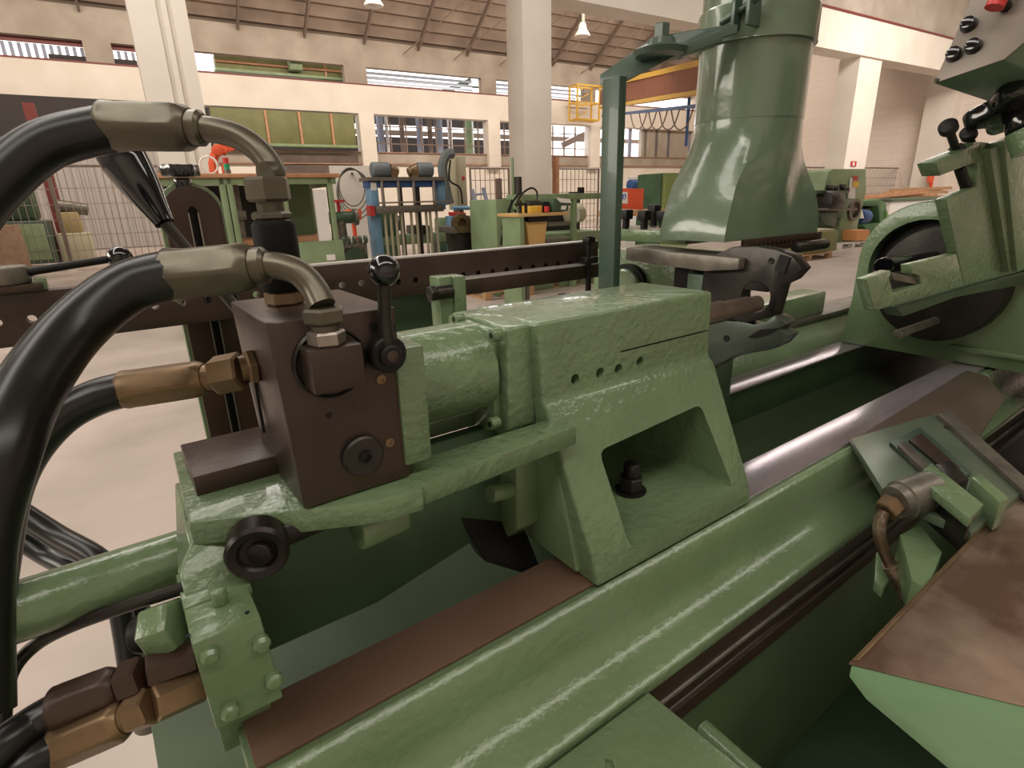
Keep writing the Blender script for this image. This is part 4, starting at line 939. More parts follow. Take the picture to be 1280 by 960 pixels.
t = thing('support_tube', 'thick green tube leaving the cradle towards the left edge', 'tube', (-.2, .60, 1.17))
obj('tube_body', MB().cyl((-.62, .585, 1.212), (.012, .605, 1.206), .0275, n=40), GREEN, t)
# dark hoses hanging behind the tube
obj('drain_hose', MB().tube([at(-30, 600, .8), at(20, 636, .8), at(70, 668, .8), at(130, 705, .78), at(150, 760, .78), at(165, 850, .76)], .0145, 14, 8), RUBBER, label='dark hose crossing behind the green tube, upper of the two', cat='hose', group='drain hoses behind the green tube')
obj('drain_hose', MB().tube([at(-30, 640, .82), at(20, 670, .82), at(60, 695, .82), at(100, 716, .80), at(140, 740, .80), at(220, 800, .9)], .0145, 14, 8), RUBBER, label='dark hose crossing behind the green tube, lower of the two', cat='hose', group='drain hoses behind the green tube')
p = PZ(188, 905, .5)
obj('floor_knob', MB().cylc(p, p+Vector((0, 0, .03)), .03), STEELG, label='small grey disc below the bolted manifold', cat='knob')

# ================================================================ COPYING RAIL (behind)
rail = thing('drilled_guide_rail', 'long brown steel rail with a row of drilled holes behind the tailstock', 'rail', (.4, 1.1, 1.355))
RZ0, RZ1 = 1.357, 1.436
hl = [MB().cyl((x_, 1.08, 1.395), (x_, 1.16, 1.395), .0065, n=14) for x_ in [.014+.04*i for i in range(-6, 11)]]
hl += [MB().cyl((x_, 1.08, 1.3885), (x_, 1.112, 1.3885), .0065, n=14) for x_ in [.454+.04*i for i in range(0, 16)]]
obj('rail_body', MB().box((-.6, 1.10, RZ0), (1.075, 1.125, RZ1)), BROWN, rail, bevel=.0015, cuts=hl)
obj('rail_ledge', MB().box((.60, 1.073, 1.347), (1.075, 1.10, 1.381)), BROWN, rail, bevel=.001)
obj('edge_glint', MB().box((.15, 1.1005, RZ1), (1.073, 1.124, RZ1+.0035)), BRIGHT, rail)  # thin strips added as painted highlights on the rail top and ledge
obj('ledge_glint', MB().box((.60, 1.072, 1.381), (1.075, 1.1, 1.385)), BRIGHT, rail)
t = thing('slotted_post', 'brown slotted upright post with rounded top and black star knob behind the hoses', 'post', (.15, 1.16, 0))
YP = 1.16
def vert(px, py, y): return PY(px, py, y)
pc = PY(246, 290, YP); hw = .046
zt2 = PY(240, 232, YP).z
arc = [(pc.x+hw*math.cos(math.pi*i/14), zt2-hw+hw*math.sin(math.pi*i/14)) for i in range(15)]
outl = [(x_, YP, z_) for x_, z_ in arc]+[(pc.x-hw, YP, .002), (pc.x+hw, YP, .002)]
slot = MB().prism([(pc.x-.0075, YP-.02, .2), (pc.x+.0075, YP-.02, .2), (pc.x+.0075, YP-.02, 1.545), (pc.x, YP-.02, 1.552), (pc.x-.0075, YP-.02, 1.545)], (0, .035, 0))
obj('post_body', MB().prism(outl, (0, .03, 0)), BROWND, t, bevel=.0015, cuts=[slot])
outl2 = [(pc.x+(x_-pc.x)*1.12, y_+.014, (z_-1.4)*1.03+1.4+.001 if z_ > .5 else .01) for x_, y_, z_ in outl]
obj('slot_shade_bar', MB().box((pc.x-.012, YP+.012, .1), (pc.x+.012, YP+.02, 1.55)), BLACKM, t)  # added dark bar, puts the shade inside the slot into colour
obj('green_backing', MB().prism(outl2, (0, .024, 0)), GREEN, t, bevel=.002)
for s_ in (-1, 1): obj('slot_edge', MB().box((pc.x+s_*.0075-.0012, YP-.0025, .82), (pc.x+s_*.0075+.0012, YP, 1.54)), STEEL, t)
kz = PY(229, 222, YP)
st = []
for i in range(60):
    an = 2*math.pi*i/60; r_ = .0285+.002*math.cos(6*an); st.append((kz.x+r_*math.cos(an), YP+.02+r_*math.sin(an), kz.z+.002))
obj('star_knob', MB().prism(st, (0, 0, .02)).cyl((kz.x, YP+.02, kz.z-.02), (kz.x, YP+.02, kz.z), .014), BLACK, t, bevel=.003)
obj('knob_stud', MB().cyl((kz.x, YP+.02, kz.z-.035), (kz.x, YP+.02, kz.z-.018), .018), STEEL, t)
# clamp lever at the left on the rail
t = thing('clamp_lever', 'black ball ended clamp lever on a grey hub at the left edge', 'lever', PY(22, 345, 1.11))
hb = PY(20, 350, 1.11)
obj('clamp_base', MB().box((hb.x-.09, 1.09, RZ1), (hb.x+.03, 1.14, RZ1+.012)), BROWN, t, bevel=.002)
obj('green_tab', MB().box((hb.x+.02, 1.10, RZ1+.001), (hb.x+.034, 1.135, RZ1+.018)), GREEN, t, bevel=.001)
obj('hub', MB().cylc((hb.x-.01, 1.115, RZ1+.012), (hb.x-.01, 1.115, RZ1+.038), .028), STEELG, t)
e0 = Vector((hb.x, 1.11, RZ1+.026)); e1 = PY(148, 322, 1.11)
obj('lever_rod', MB().cyl(e0, e1, .006, n=16), BLACKM, t)
obj('ball_knob', MB().sph(e1+Vector((.002, 0, -.001)), .0185), BLACK, t)
# long lever with tapered black grip
t = thing('shift_lever', 'long lever with tapered glossy black grip slanting behind the upper hose', 'lever', at(312, 400, .80))
g0, g1, g2 = at(133, 166, .72), at(206, 279, .74), at(312, 405, .80)
Lg = (g1-g0).length
def smoothp(P, n=6):
    out = []
    for i in range(len(P)-1):
        p0, p1, p2, p3 = P[max(i-1, 0)], P[i], P[i+1], P[min(i+2, len(P)-1)]
        for q in range(n):
            t_ = q/n; out.append(tuple(.5*(2*b+(c-a)*t_+(2*a-5*b+4*c-d_)*t_*t_+(d_-a-3*c+3*b)*t_**3) for a, b, c, d_ in zip(p0, p1, p2, p3)))
    return out+[P[-1]]
obj('grip', MB().rev(g0, g1-g0, smoothp([(-.02, .0), (-.017, .011), (-.010, .019), (0, .024), (.02, .0275), (.04, .0285), (Lg*.4, .0275), (Lg*.6, .0235), (Lg*.8, .0175), (Lg*.93, .0138), (Lg, .0125)]), 64), BLACK, t)
obj('lever_rod', MB().cyl(g1, g2, .0075, n=16), DSTEEL, t)
g3 = at(333, 440, .80); obj('lever_pivot', MB().tube([g2, g3, Vector((g3.x, g3.y, g3.z-.05)), Vector((g3.x, g3.y, .92))], .0075, 12, 4), DSTEEL, t)

# small bracket with bolt behind the cylinder
t = thing('stop_bracket', 'small green upright bracket with a dark bolt behind the cylinder', 'bracket', PY(575, 400, .86))
YB = .86
q = [PY(px, py, YB) for px, py in ((548, 347), (565, 343), (565, 410), (552, 410))]
obj('bracket_plate', MB().box((q[0].x, YB, 1.20), (q[1].x+.0, YB+.035, q[0].z)), GREEN, t, bevel=.002)
obj('bracket_face', MB().box((q[1].x, YB-.004, 1.18), (q[1].x+.025, YB+.035, q[0].z-.001)), GREEN, t, bevel=.002)
p = PY(558, 365, YB); 
obj('bolt', MB().cyl(p+Vector((.01, 0, 0)), p-Vector((.022, 0, 0)), .012).hexn(p-Vector((.022, 0, 0)), p-Vector((.034, 0, 0)), .0145), DSTEEL, t)
t = thing('motor_cover', 'dark green cover low behind the rail and cylinder', 'cover', (.55, 1.25, .9))
obj('cover_body', MB().box((.42, 1.14, 1.24), (.64, 1.35, 1.362)), GREENK, t, bevel=.01)
obj('rear_locking_screw', MB().cylc(PY(675, 378, .79), PY(712, 371, .79), .0075).cylc(PY(700, 373, .79), PY(706, 372, .79), .0095), DSTEEL, ts)
t = thing('clamp_stud', 'tall black clamp stud with square head standing at the rail end', 'stud', PY(735, 372, 1.07))
s0 = PY(735, 372, 1.07); s1 = PY(731, 297, 1.07)
obj('stud_shaft', MB().cyl(Vector((s0.x, 1.07, 1.2)), Vector((s0.x, 1.07, s1.z)), .0075), BLACKM, t)
obj('stud_head', MB().box((s0.x-.012, 1.058, s1.z-.013), (s0.x+.012, 1.082, s1.z)).cyl((s0.x, 1.07, s1.z), (s0.x, 1.07, s1.z+.003), .010), BLACKM, t, bevel=.002)
zc2 = PY(734, 325, 1.07).z
obj('clamp_block', MB().box((s0.x-.020, 1.056, zc2-.008), (s0.x+.022, 1.09, zc2+.008)), DSTEEL, t, bevel=.002)

# ================================================================ HOOD
hd = thing('extraction_hood', 'large green sheet metal extraction hood with round duct hanging over the machine', 'hood', (1.22, .79, 1.45))
XH0, XH1, YH0, YH1, ZH = 1.04, 1.415, .70, .868, 1.453
dc = Vector((1.235, .80)); RD = .113
def ringpt(t_, z):
    """t_=0 bottom (rectangular), 1 = round"""
    out = []
    N = 64
    for i in range(N):
        an = 2*math.pi*i/N; cx, cy = math.cos(an), math.sin(an)
        k_ = 1/max(abs(cx), abs(cy)); 
        # square to circle map with exponent
        rx, ry = cx*k_, cy*k_
        bx = (XH0+XH1)/2 + rx*(XH1-XH0)/2; by = (YH0+YH1)/2 + ry*(YH1-YH0)/2
        ox = dc.x+cx*RD; oy = dc.y+cy*RD
        out.append((bx*(1-t_)+ox*t_, by*(1-t_)+oy*t_, z))
    return out
def rl(t_): return t_*t_*(3-2*t_)
HS = .25
zr = [ZH+HS*i/20 for i in range(21)]
outer = [ringpt(rl(min(1, (z-ZH)/HS)), z) for z in zr]
innr = [[(dc.x*.0+x_+(1.228-x_)*.012, y_+(.785-y_)*.02, z_) for x_, y_, z_ in r_] for r_ in outer]
mb = MB().rings(outer+innr[::-1], caps=False, closed=True)
def dents(mb):
    for v_ in mb.v:
        k_ = max(0, 1-abs(v_.z-1.56)/.1); v_.y += .008*k_*math.sin(v_.x*30)
    return mb
obj('flared_skirt', dents(mb), GREENS, hd, smooth=40)
zd = ZH+HS
dd = MB().rev((dc.x, dc.y, zd-.004), (0, 0, 1), [(0, RD), (.07, RD), (.07, RD-.006), (0, RD-.006), (0, RD)], 72)
zb3 = PY(955, 52, .66).z+.035
obj('duct_sleeve', MB().rev((dc.x, dc.y, zd-.006), (0, 0, 1), [(0, RD+.001), (zb3-zd+.01, RD+.001)], 72), GREENS, hd)
obj('duct_collar', MB().rev((dc.x, dc.y, zb3), (0, 0, 1), [(0, RD+.003), (0, RD+.009), (.003, RD+.008), (.065, RD+.008), (.07, RD+.005), (.07, RD)], 72), GREENS, hd)
obj('upper_duct', MB().rev((dc.x, dc.y, zb3+.06), (0, 0, 1), [(0, RD), (.6, RD)], 72), GREENS, hd)
# strap clamp on the duct
da = math.radians(205)
cpt = Vector((dc.x+RD*math.cos(da), dc.y+RD*math.sin(da), zb3+.045))
for s_ in (-.018, .014): obj('clamp_lug', MB().box((cpt.x-.035, cpt.y-.004+s_, cpt.z-.03), (cpt.x+.01, cpt.y+.004+s_, cpt.z+.04)), GREENB, hd, bevel=.001)
obj('clamp_screw', MB().cyl(cpt+Vector((-.02, -.05, .02)), cpt+Vector((-.02, .05, -.01)), .006, n=12), GREENB, hd)
# support arm: flat bar post and arm plates
t = thing('hood_support', 'dark green bent flat bar post and arm carrying the hood', 'support', (.9, .95, 1.2))
YS = .97
pb, pt_ = PY(758, 366, YS), PY(757, 100, YS)
xs0 = PY(750, 240, YS).x; xs1 = PY(757, 240, YS).x
obj('upright_bar', MB().box((xs0, YS-.05, 1.1), (xs0+.022, YS+.0, pt_.z)), GREENB, t, bevel=.002)
ar0 = Vector((xs0+.01, YS-.02, pt_.z)); ar1 = PX(893, 38, 1.08)
obj('arm_bar', MB().prism([ar0+Vector((-.01, .03, -.012)), ar0+Vector((-.01, .03, .012)), PX(825, 52, 1.0)+Vector((0, .02, .012)), ar1+Vector((0, .02, .006)), ar1+Vector((0, .02, -.012)), PX(825, 60, 1.0)+Vector((0, .02, -.014))], (.02, -.06, 0)), GREENB, t, bevel=.003)
pv = PX(826, 62, .99)
obj('pivot_disc', MB().rev(pv+Vector((0, 0, -.012)), (0, 0, 1), [(0, .05), (.01, .055), (.014, .05), (.016, .03), (.03, .026), (.03, 0)], 32), GREENB, t)
obj('pivot_bolt', MB().hexn(pv+Vector((0, 0, .015)), pv+Vector((0, 0, .045)), .016), GREENB, t)
p0_, p1_ = PX(850, 66, 1.02), PX(898, 48, 1.08)
obj('fork', MB().bar(p0_, p1_, .05, .02), GREENB, t, bevel=.002)

# ================================================================ STEADY REST / JAWS
XR = 1.05
t = thing('steady_rest', 'dark steel two jaw steady rest with round opening beside the tailstock spindle', 'steady rest', (1.08, .6, 1.2))
def RX(l): return [PX(px, py, XR) for px, py in l]
hc = PX(944, 371, XR); hr = .030
upper = RX([(893, 322), (905, 314), (935, 308), (965, 310), (990, 318), (1002, 338), (988, 352), (976, 358), (974, 372), (966, 385), (962, 397), (948, 396)])
ho = MB().cyl(hc-Vector((.1, 0, 0)), hc+Vector((.1, 0, 0)), .032, n=40)
up_l = RX([(880, 330), (893, 318), (915, 309), (945, 308), (970, 312), (990, 320), (1003, 336), (990, 350), (977, 356), (972, 375), (966, 396), (950, 400), (930, 404), (905, 402), (888, 394), (872, 400)])
obj('upper_jaw', MB().prism(up_l, (.035, 0, 0)), DSTEEL, t, bevel=.002, cuts=[ho])
lo_l = RX([(884, 398), (900, 396), (915, 396), (926, 402), (942, 406), (958, 402), (968, 394), (976, 398), (983, 405), (974, 411), (986, 419), (976, 431), (960, 438), (940, 441), (915, 447), (890, 460), (884, 430)])
ho2 = MB().cyl(hc-Vector((.1, 0, 0)), hc+Vector((.1, 0, 0)), .036, n=40)
obj('lower_jaw', MB().prism(lo_l, (.04, 0, 0)), mat('jaw_green_grey', (.085, .105, .085), .32, .4, .15, 6), t, bevel=.002, cuts=[ho2])
obj('jaw_slot', MB().prism([PX(px, py, XR-.0012) for px, py in ((934, 422), (950, 412), (975, 410), (962, 418), (945, 423))], (.004, 0, 0)), BLACKM, t)
for px, py in ((908, 423),):
    p = PX(px, py, XR-.0005); obj('jaw_bolt', MB().rev(p, (-1, 0, 0), [(0, .007), (.0015, .007), (.0015, .004), (0, 0)], 16), BLACKM, t)
p = PX(964, 326, XR-.0005); obj('jaw_bolt', MB().rev(p, (-1, 0, 0), [(0, .006), (.0015, .006), (.0015, .003), (0, 0)], 16), BLACKM, t)
q = [PX(px, py, XR-.004) for px, py in ((975, 318), (988, 322), (980, 342), (968, 338))]
obj('jaw_insert', MB().prism(q, (.02, 0, 0)), BLACKM, t)
# actuator bar running to the rear
b1 = [PX(px, py, 1.03) for px, py in ((771, 309), (816, 313), (937, 326), (935, 345), (886, 340), (818, 333), (771, 329))]
b1 = [(1.03, .655, 1.425), (1.03, .96, 1.430), (1.03, .96, 1.400), (1.03, .735, 1.392), (1.03, .655, 1.402)]
obj('actuator_bar', MB().prism(b1, (.09, 0, 0)), STEELG, t, bevel=.003)
obj('jaw_yoke', MB().box((1.052, .60, 1.36), (1.12, .74, 1.41)), DSTEEL, t, bevel=.004)
obj('perforated_strip', MB().box((1.10, .69, 1.425), (1.42, .70, 1.455)), BROWND, t, bevel=.001, cuts=[MB().cyl((1.12+.017*i, .68, 1.44), (1.12+.017*i, .71, 1.44), .004, n=10) for i in range(17)])
obj('tooth_roller', MB().cylc((1.25, .66, 1.43), (1.38, .66, 1.43), .012), DSTEEL, t)
obj('support_column', MB().box((1.06, .70, ZW+.02), (1.12, .80, 1.38)), GREENK, t, bevel=.004)
t = thing('tool_holder', 'green tool holder with square headed clamp screws in front of the orange panel', 'tool holder', (1.12, .98, 1.44))
obj('holder_body', MB().box((1.10, .84, 1.438), (1.2, 1.12, 1.468)), GREEN, t, bevel=.003)
obj('bright_bar', MB().box((1.12, .84, 1.468), (1.19, 1.16, 1.472)), STEEL, t)
for px, py, pyb, x_ in ((783, 264, 286, 1.12), (806, 265, 286, 1.12), (818, 258, 284, 1.19), (829, 266, 287, 1.14)):
    p = PX(px, py, x_)
    obj('clamp_screw', MB().cyl((x_, p.y, 1.455), (x_, p.y, p.z-.01), .0095), BLACKM, t)
    obj('screw_head', MB().box((x_-.013, p.y-.013, p.z-.02), (x_+.013, p.y+.013, p.z+.004)), BLACKM, t, bevel=.003)
t = thing('drive_housing', 'green chain drive housing with a round wheel behind the steady rest', 'housing', (1.2, 1.0, 1.2))
obj('housing_body', MB().box((1.2, .90, 1.15), (1.45, 1.25, 1.40)), GREEN, t, bevel=.01)
wc_ = PX(785, 360, 1.19)
obj('wheel', MB().rev(wc_, (-1, 0, 0), [(0, .055), (.02, .055), (.025, .05), (.02, .03), (.02, 0)], 40), GREEN, t)
obj('chain', MB().rev(wc_+Vector((.005, 0, 0)), (-1, 0, 0), [(0, .055), (0, .068), (.012, .068), (.012, .055)], 40), BLACKM, t)
obj('dark_bracket', MB().box((1.14, .80, 1.25), (1.2, .90, 1.40)).cyl((1.1, .80, 1.36), (1.1, .80, 1.41), .02), BLACKM, t, bevel=.003)

# ================================================================ HEADSTOCK (right)
hs = thing('headstock', 'large green headstock casting with dark spindle bore at the right', 'headstock', (2.3, .6, 1.0))
hcn = PX(1160, 362, 1.98); 
prf = []
cyh, czh = .655, 1.33
for i in range(25):
    an = math.pi*(-.02+1.04*i/24); prf.append((2.0, cyh-.19*math.cos(an)*1.0, czh+.185*math.sin(an)))
prf = [(2.0, .30, ZW+.002), (2.0, .30, 1.31), (2.0, .44, 1.34)]+prf[3:-1]+[(2.0, .845, 1.2), (2.0, .86, ZW+.002)]
bore = MB().cyl((1.9, .665, 1.315), (2.06, .665, 1.315), .145, n=64)
obj('casting', MB().prism(prf, (1.2, 0, 0)), GREEN, hs, bevel=.006, cuts=[bore])
obj('bore_face', MB().rev((2.06, .665, 1.315), (-1, 0, 0), [(0, .1445), (.012, .1445), (.012, .09), (.002, .09), (.002, 0)], 64), BLACKM, hs)
obj('chuck', MB().rev((1.93, .60, 1.28), (1, 0, 0), [(0, .0), (0, .07), (.01, .16), (.02, .165), (.09, .165), (.09, 0)], 64), DSTEEL, hs)
obj('base_ridge', MB().box((1.985, .08, 1.09), (2.01, .55, 1.105)), GREEN, hs, bevel=.005)
obj('front_body', MB().box((2.0, .05, .2), (3.2, .295, 1.32)), GREEN, hs, bevel=.012)
sb0, sb1 = Vector((1.60, .62, 1.362)), Vector((1.95, .62, 1.365))
sb0 = PY(1103, 334, .62); sb1 = sb0+Vector((.33, 0, 0))
obj('spindle_bar', MB().rev(sb0, sb1-sb0, [(0, .012), (.001, .022), (.005, .024), (.012, .024), (.016, .019), (.33, .019)], 32), BLACK, hs)
lb0 = PY(1122, 418, .56)
obj('lower_pin', MB().cylc(lb0, lb0+Vector((.25, 0, 0)), .0115), STEELG, hs)

# ================================================================ TOOL SLIDE on the right
sl = thing('tool_slide', 'green lumpy tool slide with notched arm and black clamp screws, right edge', 'tool slide', (1.35, .45, 1.3))
YT = .40
def T(l, y=YT): return [PY(px, py, y) for px, py in l]
arm = T([(1083, 349), (1114, 338), (1114, 345), (1112, 347), (1117, 366), (1152, 355), (1150, 345), (1140, 342), (1139, 331), (1196, 317), (1206, 357), (1094, 389)])
obj('notched_arm', MB().prism(arm, (0, .018, 0)), GREENL, sl, bevel=.003)
obj('tool_bit', MB().prism(T([(1114, 340), (1152, 349), (1152, 357), (1118, 350)], YT+.006), (0, .03, 0)), STEELG, sl, bevel=.001)
obj('upright_slab', MB().prism(T([(1183, 249), (1221, 233), (1226, 177), (1254, 180), (1275, 340), (1206, 357)]), (0, .02, 0)), GREENL, sl, bevel=.003)
obj('upper_jaw', MB().prism(T([(1170, 203), (1226, 177), (1226, 203), (1215, 205), (1176, 220)]), (0, .03, 0)), GREENL, sl, bevel=.003)
obj('outer_slab', MB().prism(T([(1238, 186), (1300, 160), (1330, 150), (1345, 318), (1262, 341)], .385), (0, .03, 0)), GREENL, sl, bevel=.003)
obj('side_slab', MB().prism(T([(1256, 178), (1290, 166), (1310, 330), (1272, 340)], .375), (0, .03, 0)), GREENL, sl, bevel=.003)
obj('slide_core', MB().prism(T([(1262, 205), (1330, 180), (1340, 322), (1285, 330)], YT+.02), (0, .10, 0)), GREENK, sl, bevel=.003)
obj('under_block', MB().prism(T([(1120, 384), (1300, 334), (1300, 352), (1195, 372), (1130, 396)], YT+.012), (0, .03, 0)), GREENK, sl, bevel=.003)
ax_up = (T([(1184, 158)])[0]-T([(1196, 193)])[0]).normalized()
b0 = PY(1197, 193, YT+.015); b1_ = PY(1185, 158, YT+.015)
obj('clamp_screw', MB().cyl(b0-(b1_-b0)*.3, b1_, .0068).cylc(b1_-(b1_-b0)*.14, b1_+(b1_-b0)*.06, .0145, .2), BLACKM, sl)
obj('lock_nut', MB().hexn(b0-(b1_-b0)*.15, b0+(b1_-b0)*.2, .0145), BLACKM, sl)
b0 = PY(1222, 196, YT+.025); b1_ = PY(1210, 166, YT+.025)
obj('clamp_screw', MB().cyl(b0-(b1_-b0)*.3, b1_, .0062).cylc(b1_-(b1_-b0)*.16, b1_+(b1_-b0)*.05, .0135, .2), BLACKM, sl)
obj('jaw_screw', MB().cyl(PY(1199, 208, YT+.015), PY(1209, 238, YT+.015), .0095), BLACKM, sl)
# hand wheel
ww = PY(1274, 140, .36)
t = thing('lobed_handwheel', 'black lobed handwheel above the tool slide at the right edge', 'handwheel', ww)
axv = Vector((.22, .42, .88)).normalized(); e1_ = axv.orthogonal().normalized(); e2_ = axv.cross(e1_)
st = [ww+e1_*((.066+.012*math.cos(5*a_+.5))*math.cos(a_))+e2_*((.066+.012*math.cos(5*a_+.5))*math.sin(a_)) for a_ in [2*math.pi*i/70 for i in range(70)]]
obj('lobed_rim', MB().prism(st, axv*.028), BLACK, t, bevel=.006, seg=3)
obj('hub', MB().cylc(ww-axv*.035+Vector((.01, 0, 0)), ww+axv*.002+Vector((.01, 0, 0)), .028), BLACK, t)
obj('neck', MB().cyl(ww-axv*.075+Vector((.02, 0, 0)), ww-axv*.034+Vector((.01, 0, 0)), .03), GREENL, t)
# control box
t = thing('control_box', 'green control box with taupe panel, three knobs and a red handle, top right', 'control box', PY(1200, 115, .42))
P0 = PY(1168, 105, .42)
P1 = PX(1206, 20, P0.x+.03); P2 = PX(1256, 75, P0.x+.005)
e_up = P1-P0; e_s = P2-P0
q = [P0, P0+e_up*1.6, P0+e_up*1.6+e_s*1.5, P0+e_s*1.5+e_up*.45, P2]
obj('box_body', MB().prism([v_+Vector((.002, 0, 0)) for v_ in q], (.30, 0, -.01)), mat('box_green', (.10, .18, .11), .35), t, bevel=.002)
nrm = e_s.cross(e_up).normalized()
if nrm.x > 0: nrm = -nrm
obj('front_panel', MB().prism([v_+(Vector((0, 0, 0))) for v_ in q], nrm*.003), PANEL, t, bevel=.0005)
def onp(px, py):
    r = ray(px, py); return EYE+r*((P0-EYE).dot(nrm)/r.dot(nrm))
for px, py in ((1212, 33), (1194, 70), (1218, 60)):
    p = onp(px, py)
    kb = obj('selector_knob', MB().cylc(p, p+nrm*.015, .0098, .15, 24), BLACK, t)
    obj('collar', MB().cyl(p, p+nrm*.005, .0115), DSTEEL, kb)
p = onp(1249, 22); p2 = onp(1272, -25)
obj('red_handle', MB().tube([p+nrm*.03, p2+nrm*.03], .0125, 16, 4), REDP, t)
obj('handle_stem', MB().cyl(onp(1258, 10), onp(1258, 10)+nrm*.03, .008), DSTEEL, t)
p = P0+nrm*.003+e_up*.03+e_s*.03; obj('corner_screw', MB().cylc(p, p+nrm*.003, .003), DSTEEL, t)

# ================================================================ SADDLE / coupling region
sd = thing('saddle_plate', 'grey green saddle plate lying across the front way at the right', 'saddle', (1.3, .42, ZW))
def Zp(l, z): return [PZ(px, py, z) for px, py in l]
obj('wing_plate', MB().prism(Zp([(1063, 548), (1150, 522), (1186, 514), (1290, 606), (1215, 665), (1108, 618)], ZW+.012), (0, 0, -.016)), mat('saddle_green', (.13, .17, .12), .3, .25, .15, 8), sd, bevel=.002)
obj('groove_wall', MB().prism(Zp([(1112, 552), (1150, 533), (1215, 590), (1178, 612)], ZW+.020), (0, 0, -.012)), GREENB, sd, bevel=.002)
obj('groove_bar', MB().prism(Zp([(1122, 556), (1131, 551), (1176, 592), (1166, 598)], ZW+.026), (0, 0, -.012)), STEELG, sd, bevel=.001)
obj('groove_bar', MB().prism(Zp([(1136, 549), (1152, 541), (1200, 584), (1188, 592)], ZW+.026), (0, 0, -.012)), BROWN, sd, bevel=.001)
obj('edge_strip', MB().prism(Zp([(1172, 517), (1186, 512), (1300, 612), (1285, 618)], ZW+.022), (0, 0, -.014)), STEELG, sd, bevel=.001)
p = PZ(1186, 534, ZW+.013); obj('oil_hole', MB().cyl(p, p+Vector((0, 0, .001)), .009), BROWND, sd)
obj('way_cover', MB().prism(Zp([(1068, 547), (1208, 462), (1236, 470), (1256, 497), (1222, 548), (1186, 516)], ZW+.006), (0, 0, -.012)), mat('taupe_cover', (.115, .085, .066), .35, .3, .12, 8), sd, bevel=.004)
# bracket with coupling
cp = thing('hydraulic_coupling', 'steel coupling on a green clamp bracket with a rusty pipe beside the taupe topped box', 'coupling', (1.0, .36, 1.0))
ZB = ZW+.055
top = Zp([(1148, 594), (1165, 578), (1229, 630), (1190, 655)], ZB)
obj('bracket_top', MB().prism(Zp([(1146, 595), (1164, 578), (1230, 630), (1212, 648)], ZB), (0, 0, -.016)), GREENL, cp, bevel=.002)
obj('bracket_side', MB().prism(Zp([(1146, 595), (1212, 648), (1216, 645), (1150, 592)], ZB-.012), (0, 0, -.06)), DSTEEL, cp, bevel=.002)
dcp = dep(PZ(1150, 620, ZB-.03))
c0_, c1_, c2_ = at(1165, 612, dcp), at(1118, 628, dcp-.015), at(1106, 640, dcp-.02)
obj('coupling_body', MB().rev(c0_, c1_-c0_, [(0, .031), ((c1_-c0_).length*.8, .031), ((c1_-c0_).length*.82, .028), ((c1_-c0_).length, .026)], 20), STEELG, cp, smooth=20)
obj('coupling_nut', MB().hexn(c1_, c2_, .019), BRASS, cp)
obj('rusty_pipe', MB().tube([c2_, at(1100, 652, dcp-.02), at(1100, 672, dcp-.02), at(1108, 695, dcp-.02), at(1118, 715, dcp-.02)], .0092, 16, 8), RUST, cp)
obj('pipe_sleeve', MB().tube([at(1113, 705, dcp-.02), at(1140, 752, dcp-.01), at(1160, 800, dcp-.01)], .0135, 16, 4), RUST, cp)
obj('green_block', MB().prism(Zp([(1125, 668), (1150, 655), (1178, 690), (1160, 735), (1140, 725)], ZW-.02), (0, 0, -.05)), GREEN, cp, bevel=.002)
obj('lower_tab', MB().prism(Zp([(1095, 690), (1108, 682), (1112, 725), (1104, 735), (1093, 725)], ZW-.1), (0, 0, -.02)), GREEN, cp, bevel=.002)
obj('side_part', MB().prism(Zp([(1168, 580), (1188, 574), (1212, 598), (1196, 606)], ZB-.012), (0, 0, -.04)), DSTEEL, cp, bevel=.003)
obj('side_post', MB().prism(Zp([(1214, 596), (1226, 592), (1262, 622), (1250, 628)], ZB), (0, 0, -.05)), GREEN, cp, bevel=.002)
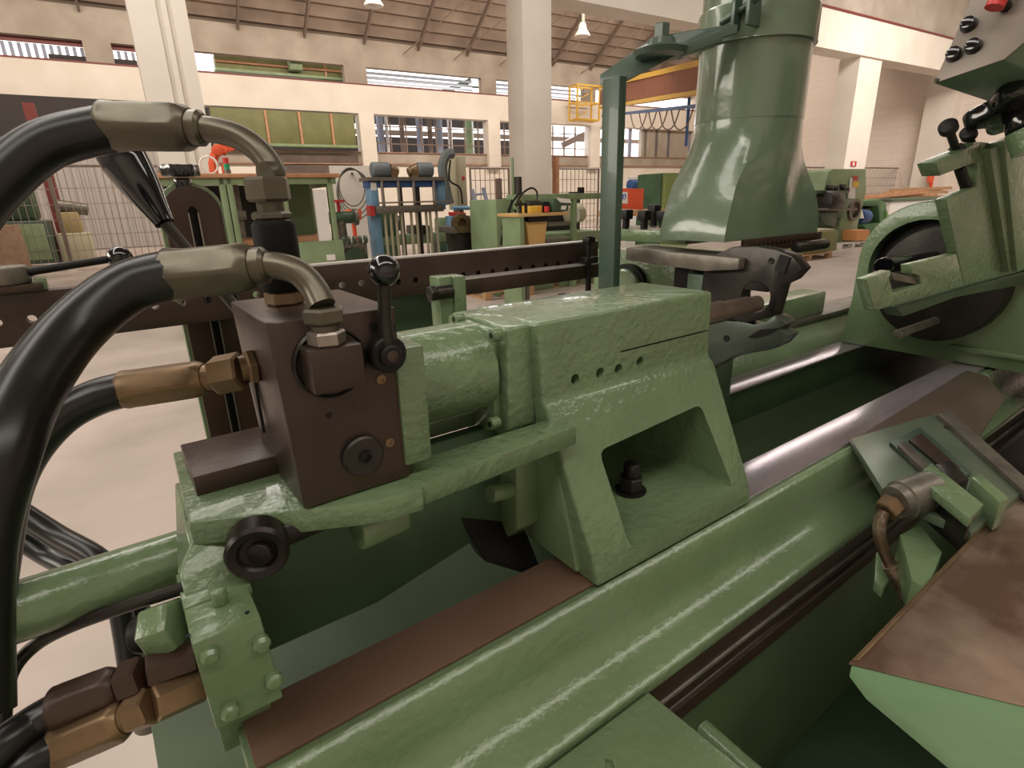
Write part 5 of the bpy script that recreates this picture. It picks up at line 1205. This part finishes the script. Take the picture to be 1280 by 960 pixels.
# apron box in the right foreground
ab = thing('apron_box', 'light green box with a rust tinted bare metal top in the lower right corner', 'box', (1.0, .1, .6))
A0 = Vector((.583, .183, ZW))
e = [PX(px, py, .60) for px, py in ((1066, 835), (1080, 877), (1180, 960), (1280, 882))]
yb = -.12
q1_, q2_ = PX(1080, 877, .59), PX(1184, 962, .64)
sec_ = [(A0.y, ZW-.004), (A0.y, ZW-.02), (q1_.y, q1_.z), (q2_.y, q2_.z), (yb, q2_.z-(q1_.z-q2_.z)*(q2_.y-yb)/(q1_.y-q2_.y)), (yb, ZW-.004)]
c0_ = PZ(1280, 880, ZW); xs = (c0_.x-A0.x)/(A0.y-c0_.y)   # left edge runs slightly askew
mb = MB()
ra = [(A0.x+(A0.y-y)*xs, y, z) for y, z in sec_]; rb_ = [(2.2, y, z) for y, z in sec_]
obj('box_body', MB().rings([ra, rb_]), GREENA, ab, bevel=.002)
lip = [(A0.x-.002, A0.y+.002), (2.2, A0.y+.012), (2.2, yb), (A0.x-.002+(A0.y-yb)*xs, yb)]
obj('top_plate', MB().prism([(x_, y_, ZW-.003) for x_, y_ in lip], (0, 0, .003)), COPPER, ab, bevel=.0008)
obj('edge_bead', MB().prism([(A0.x+.002, A0.y+.001, ZW), (2.2, A0.y+.011, ZW), (2.2, A0.y+.006, ZW), (A0.x+.008, A0.y-.004, ZW)], (0, 0, .0025)), BRASS, ab, bevel=.0008)
# front cover plate bottom centre
fc = thing('front_cover', 'light green front cover plate at the bottom edge of the photo', 'cover', (.3, .2, .7))
zc3 = ZW-.105
f1 = PZ(808, 862, zc3)
obj('cover_plate', MB().prism([(-.5, .355, zc3), (f1.x, .355, zc3), (f1.x+.006, .20, zc3), (f1.x+.01, -.02, zc3), (-.5, -.02, zc3)], (0, 0, -.02)), GREEN, fc, bevel=.003, cuts=[MB().prism([PZ(px, py, zc3)+Vector((0, 0, .01)) for px, py in ((757, 948), (765, 950), (772, 968), (756, 966))], (0, 0, -.015))])
p0_, p1_ = PZ(878, 912, zc3-.08), PZ(960, 985, zc3-.08)
obj('edge_tube', MB().cyl(p0_, p1_, .014), GREEN, fc)
obj('cover_skirt', MB().box((-.5, .30, .2), (f1.x-.02, .34, zc3-.02)), GREEN, fc, bevel=.003)
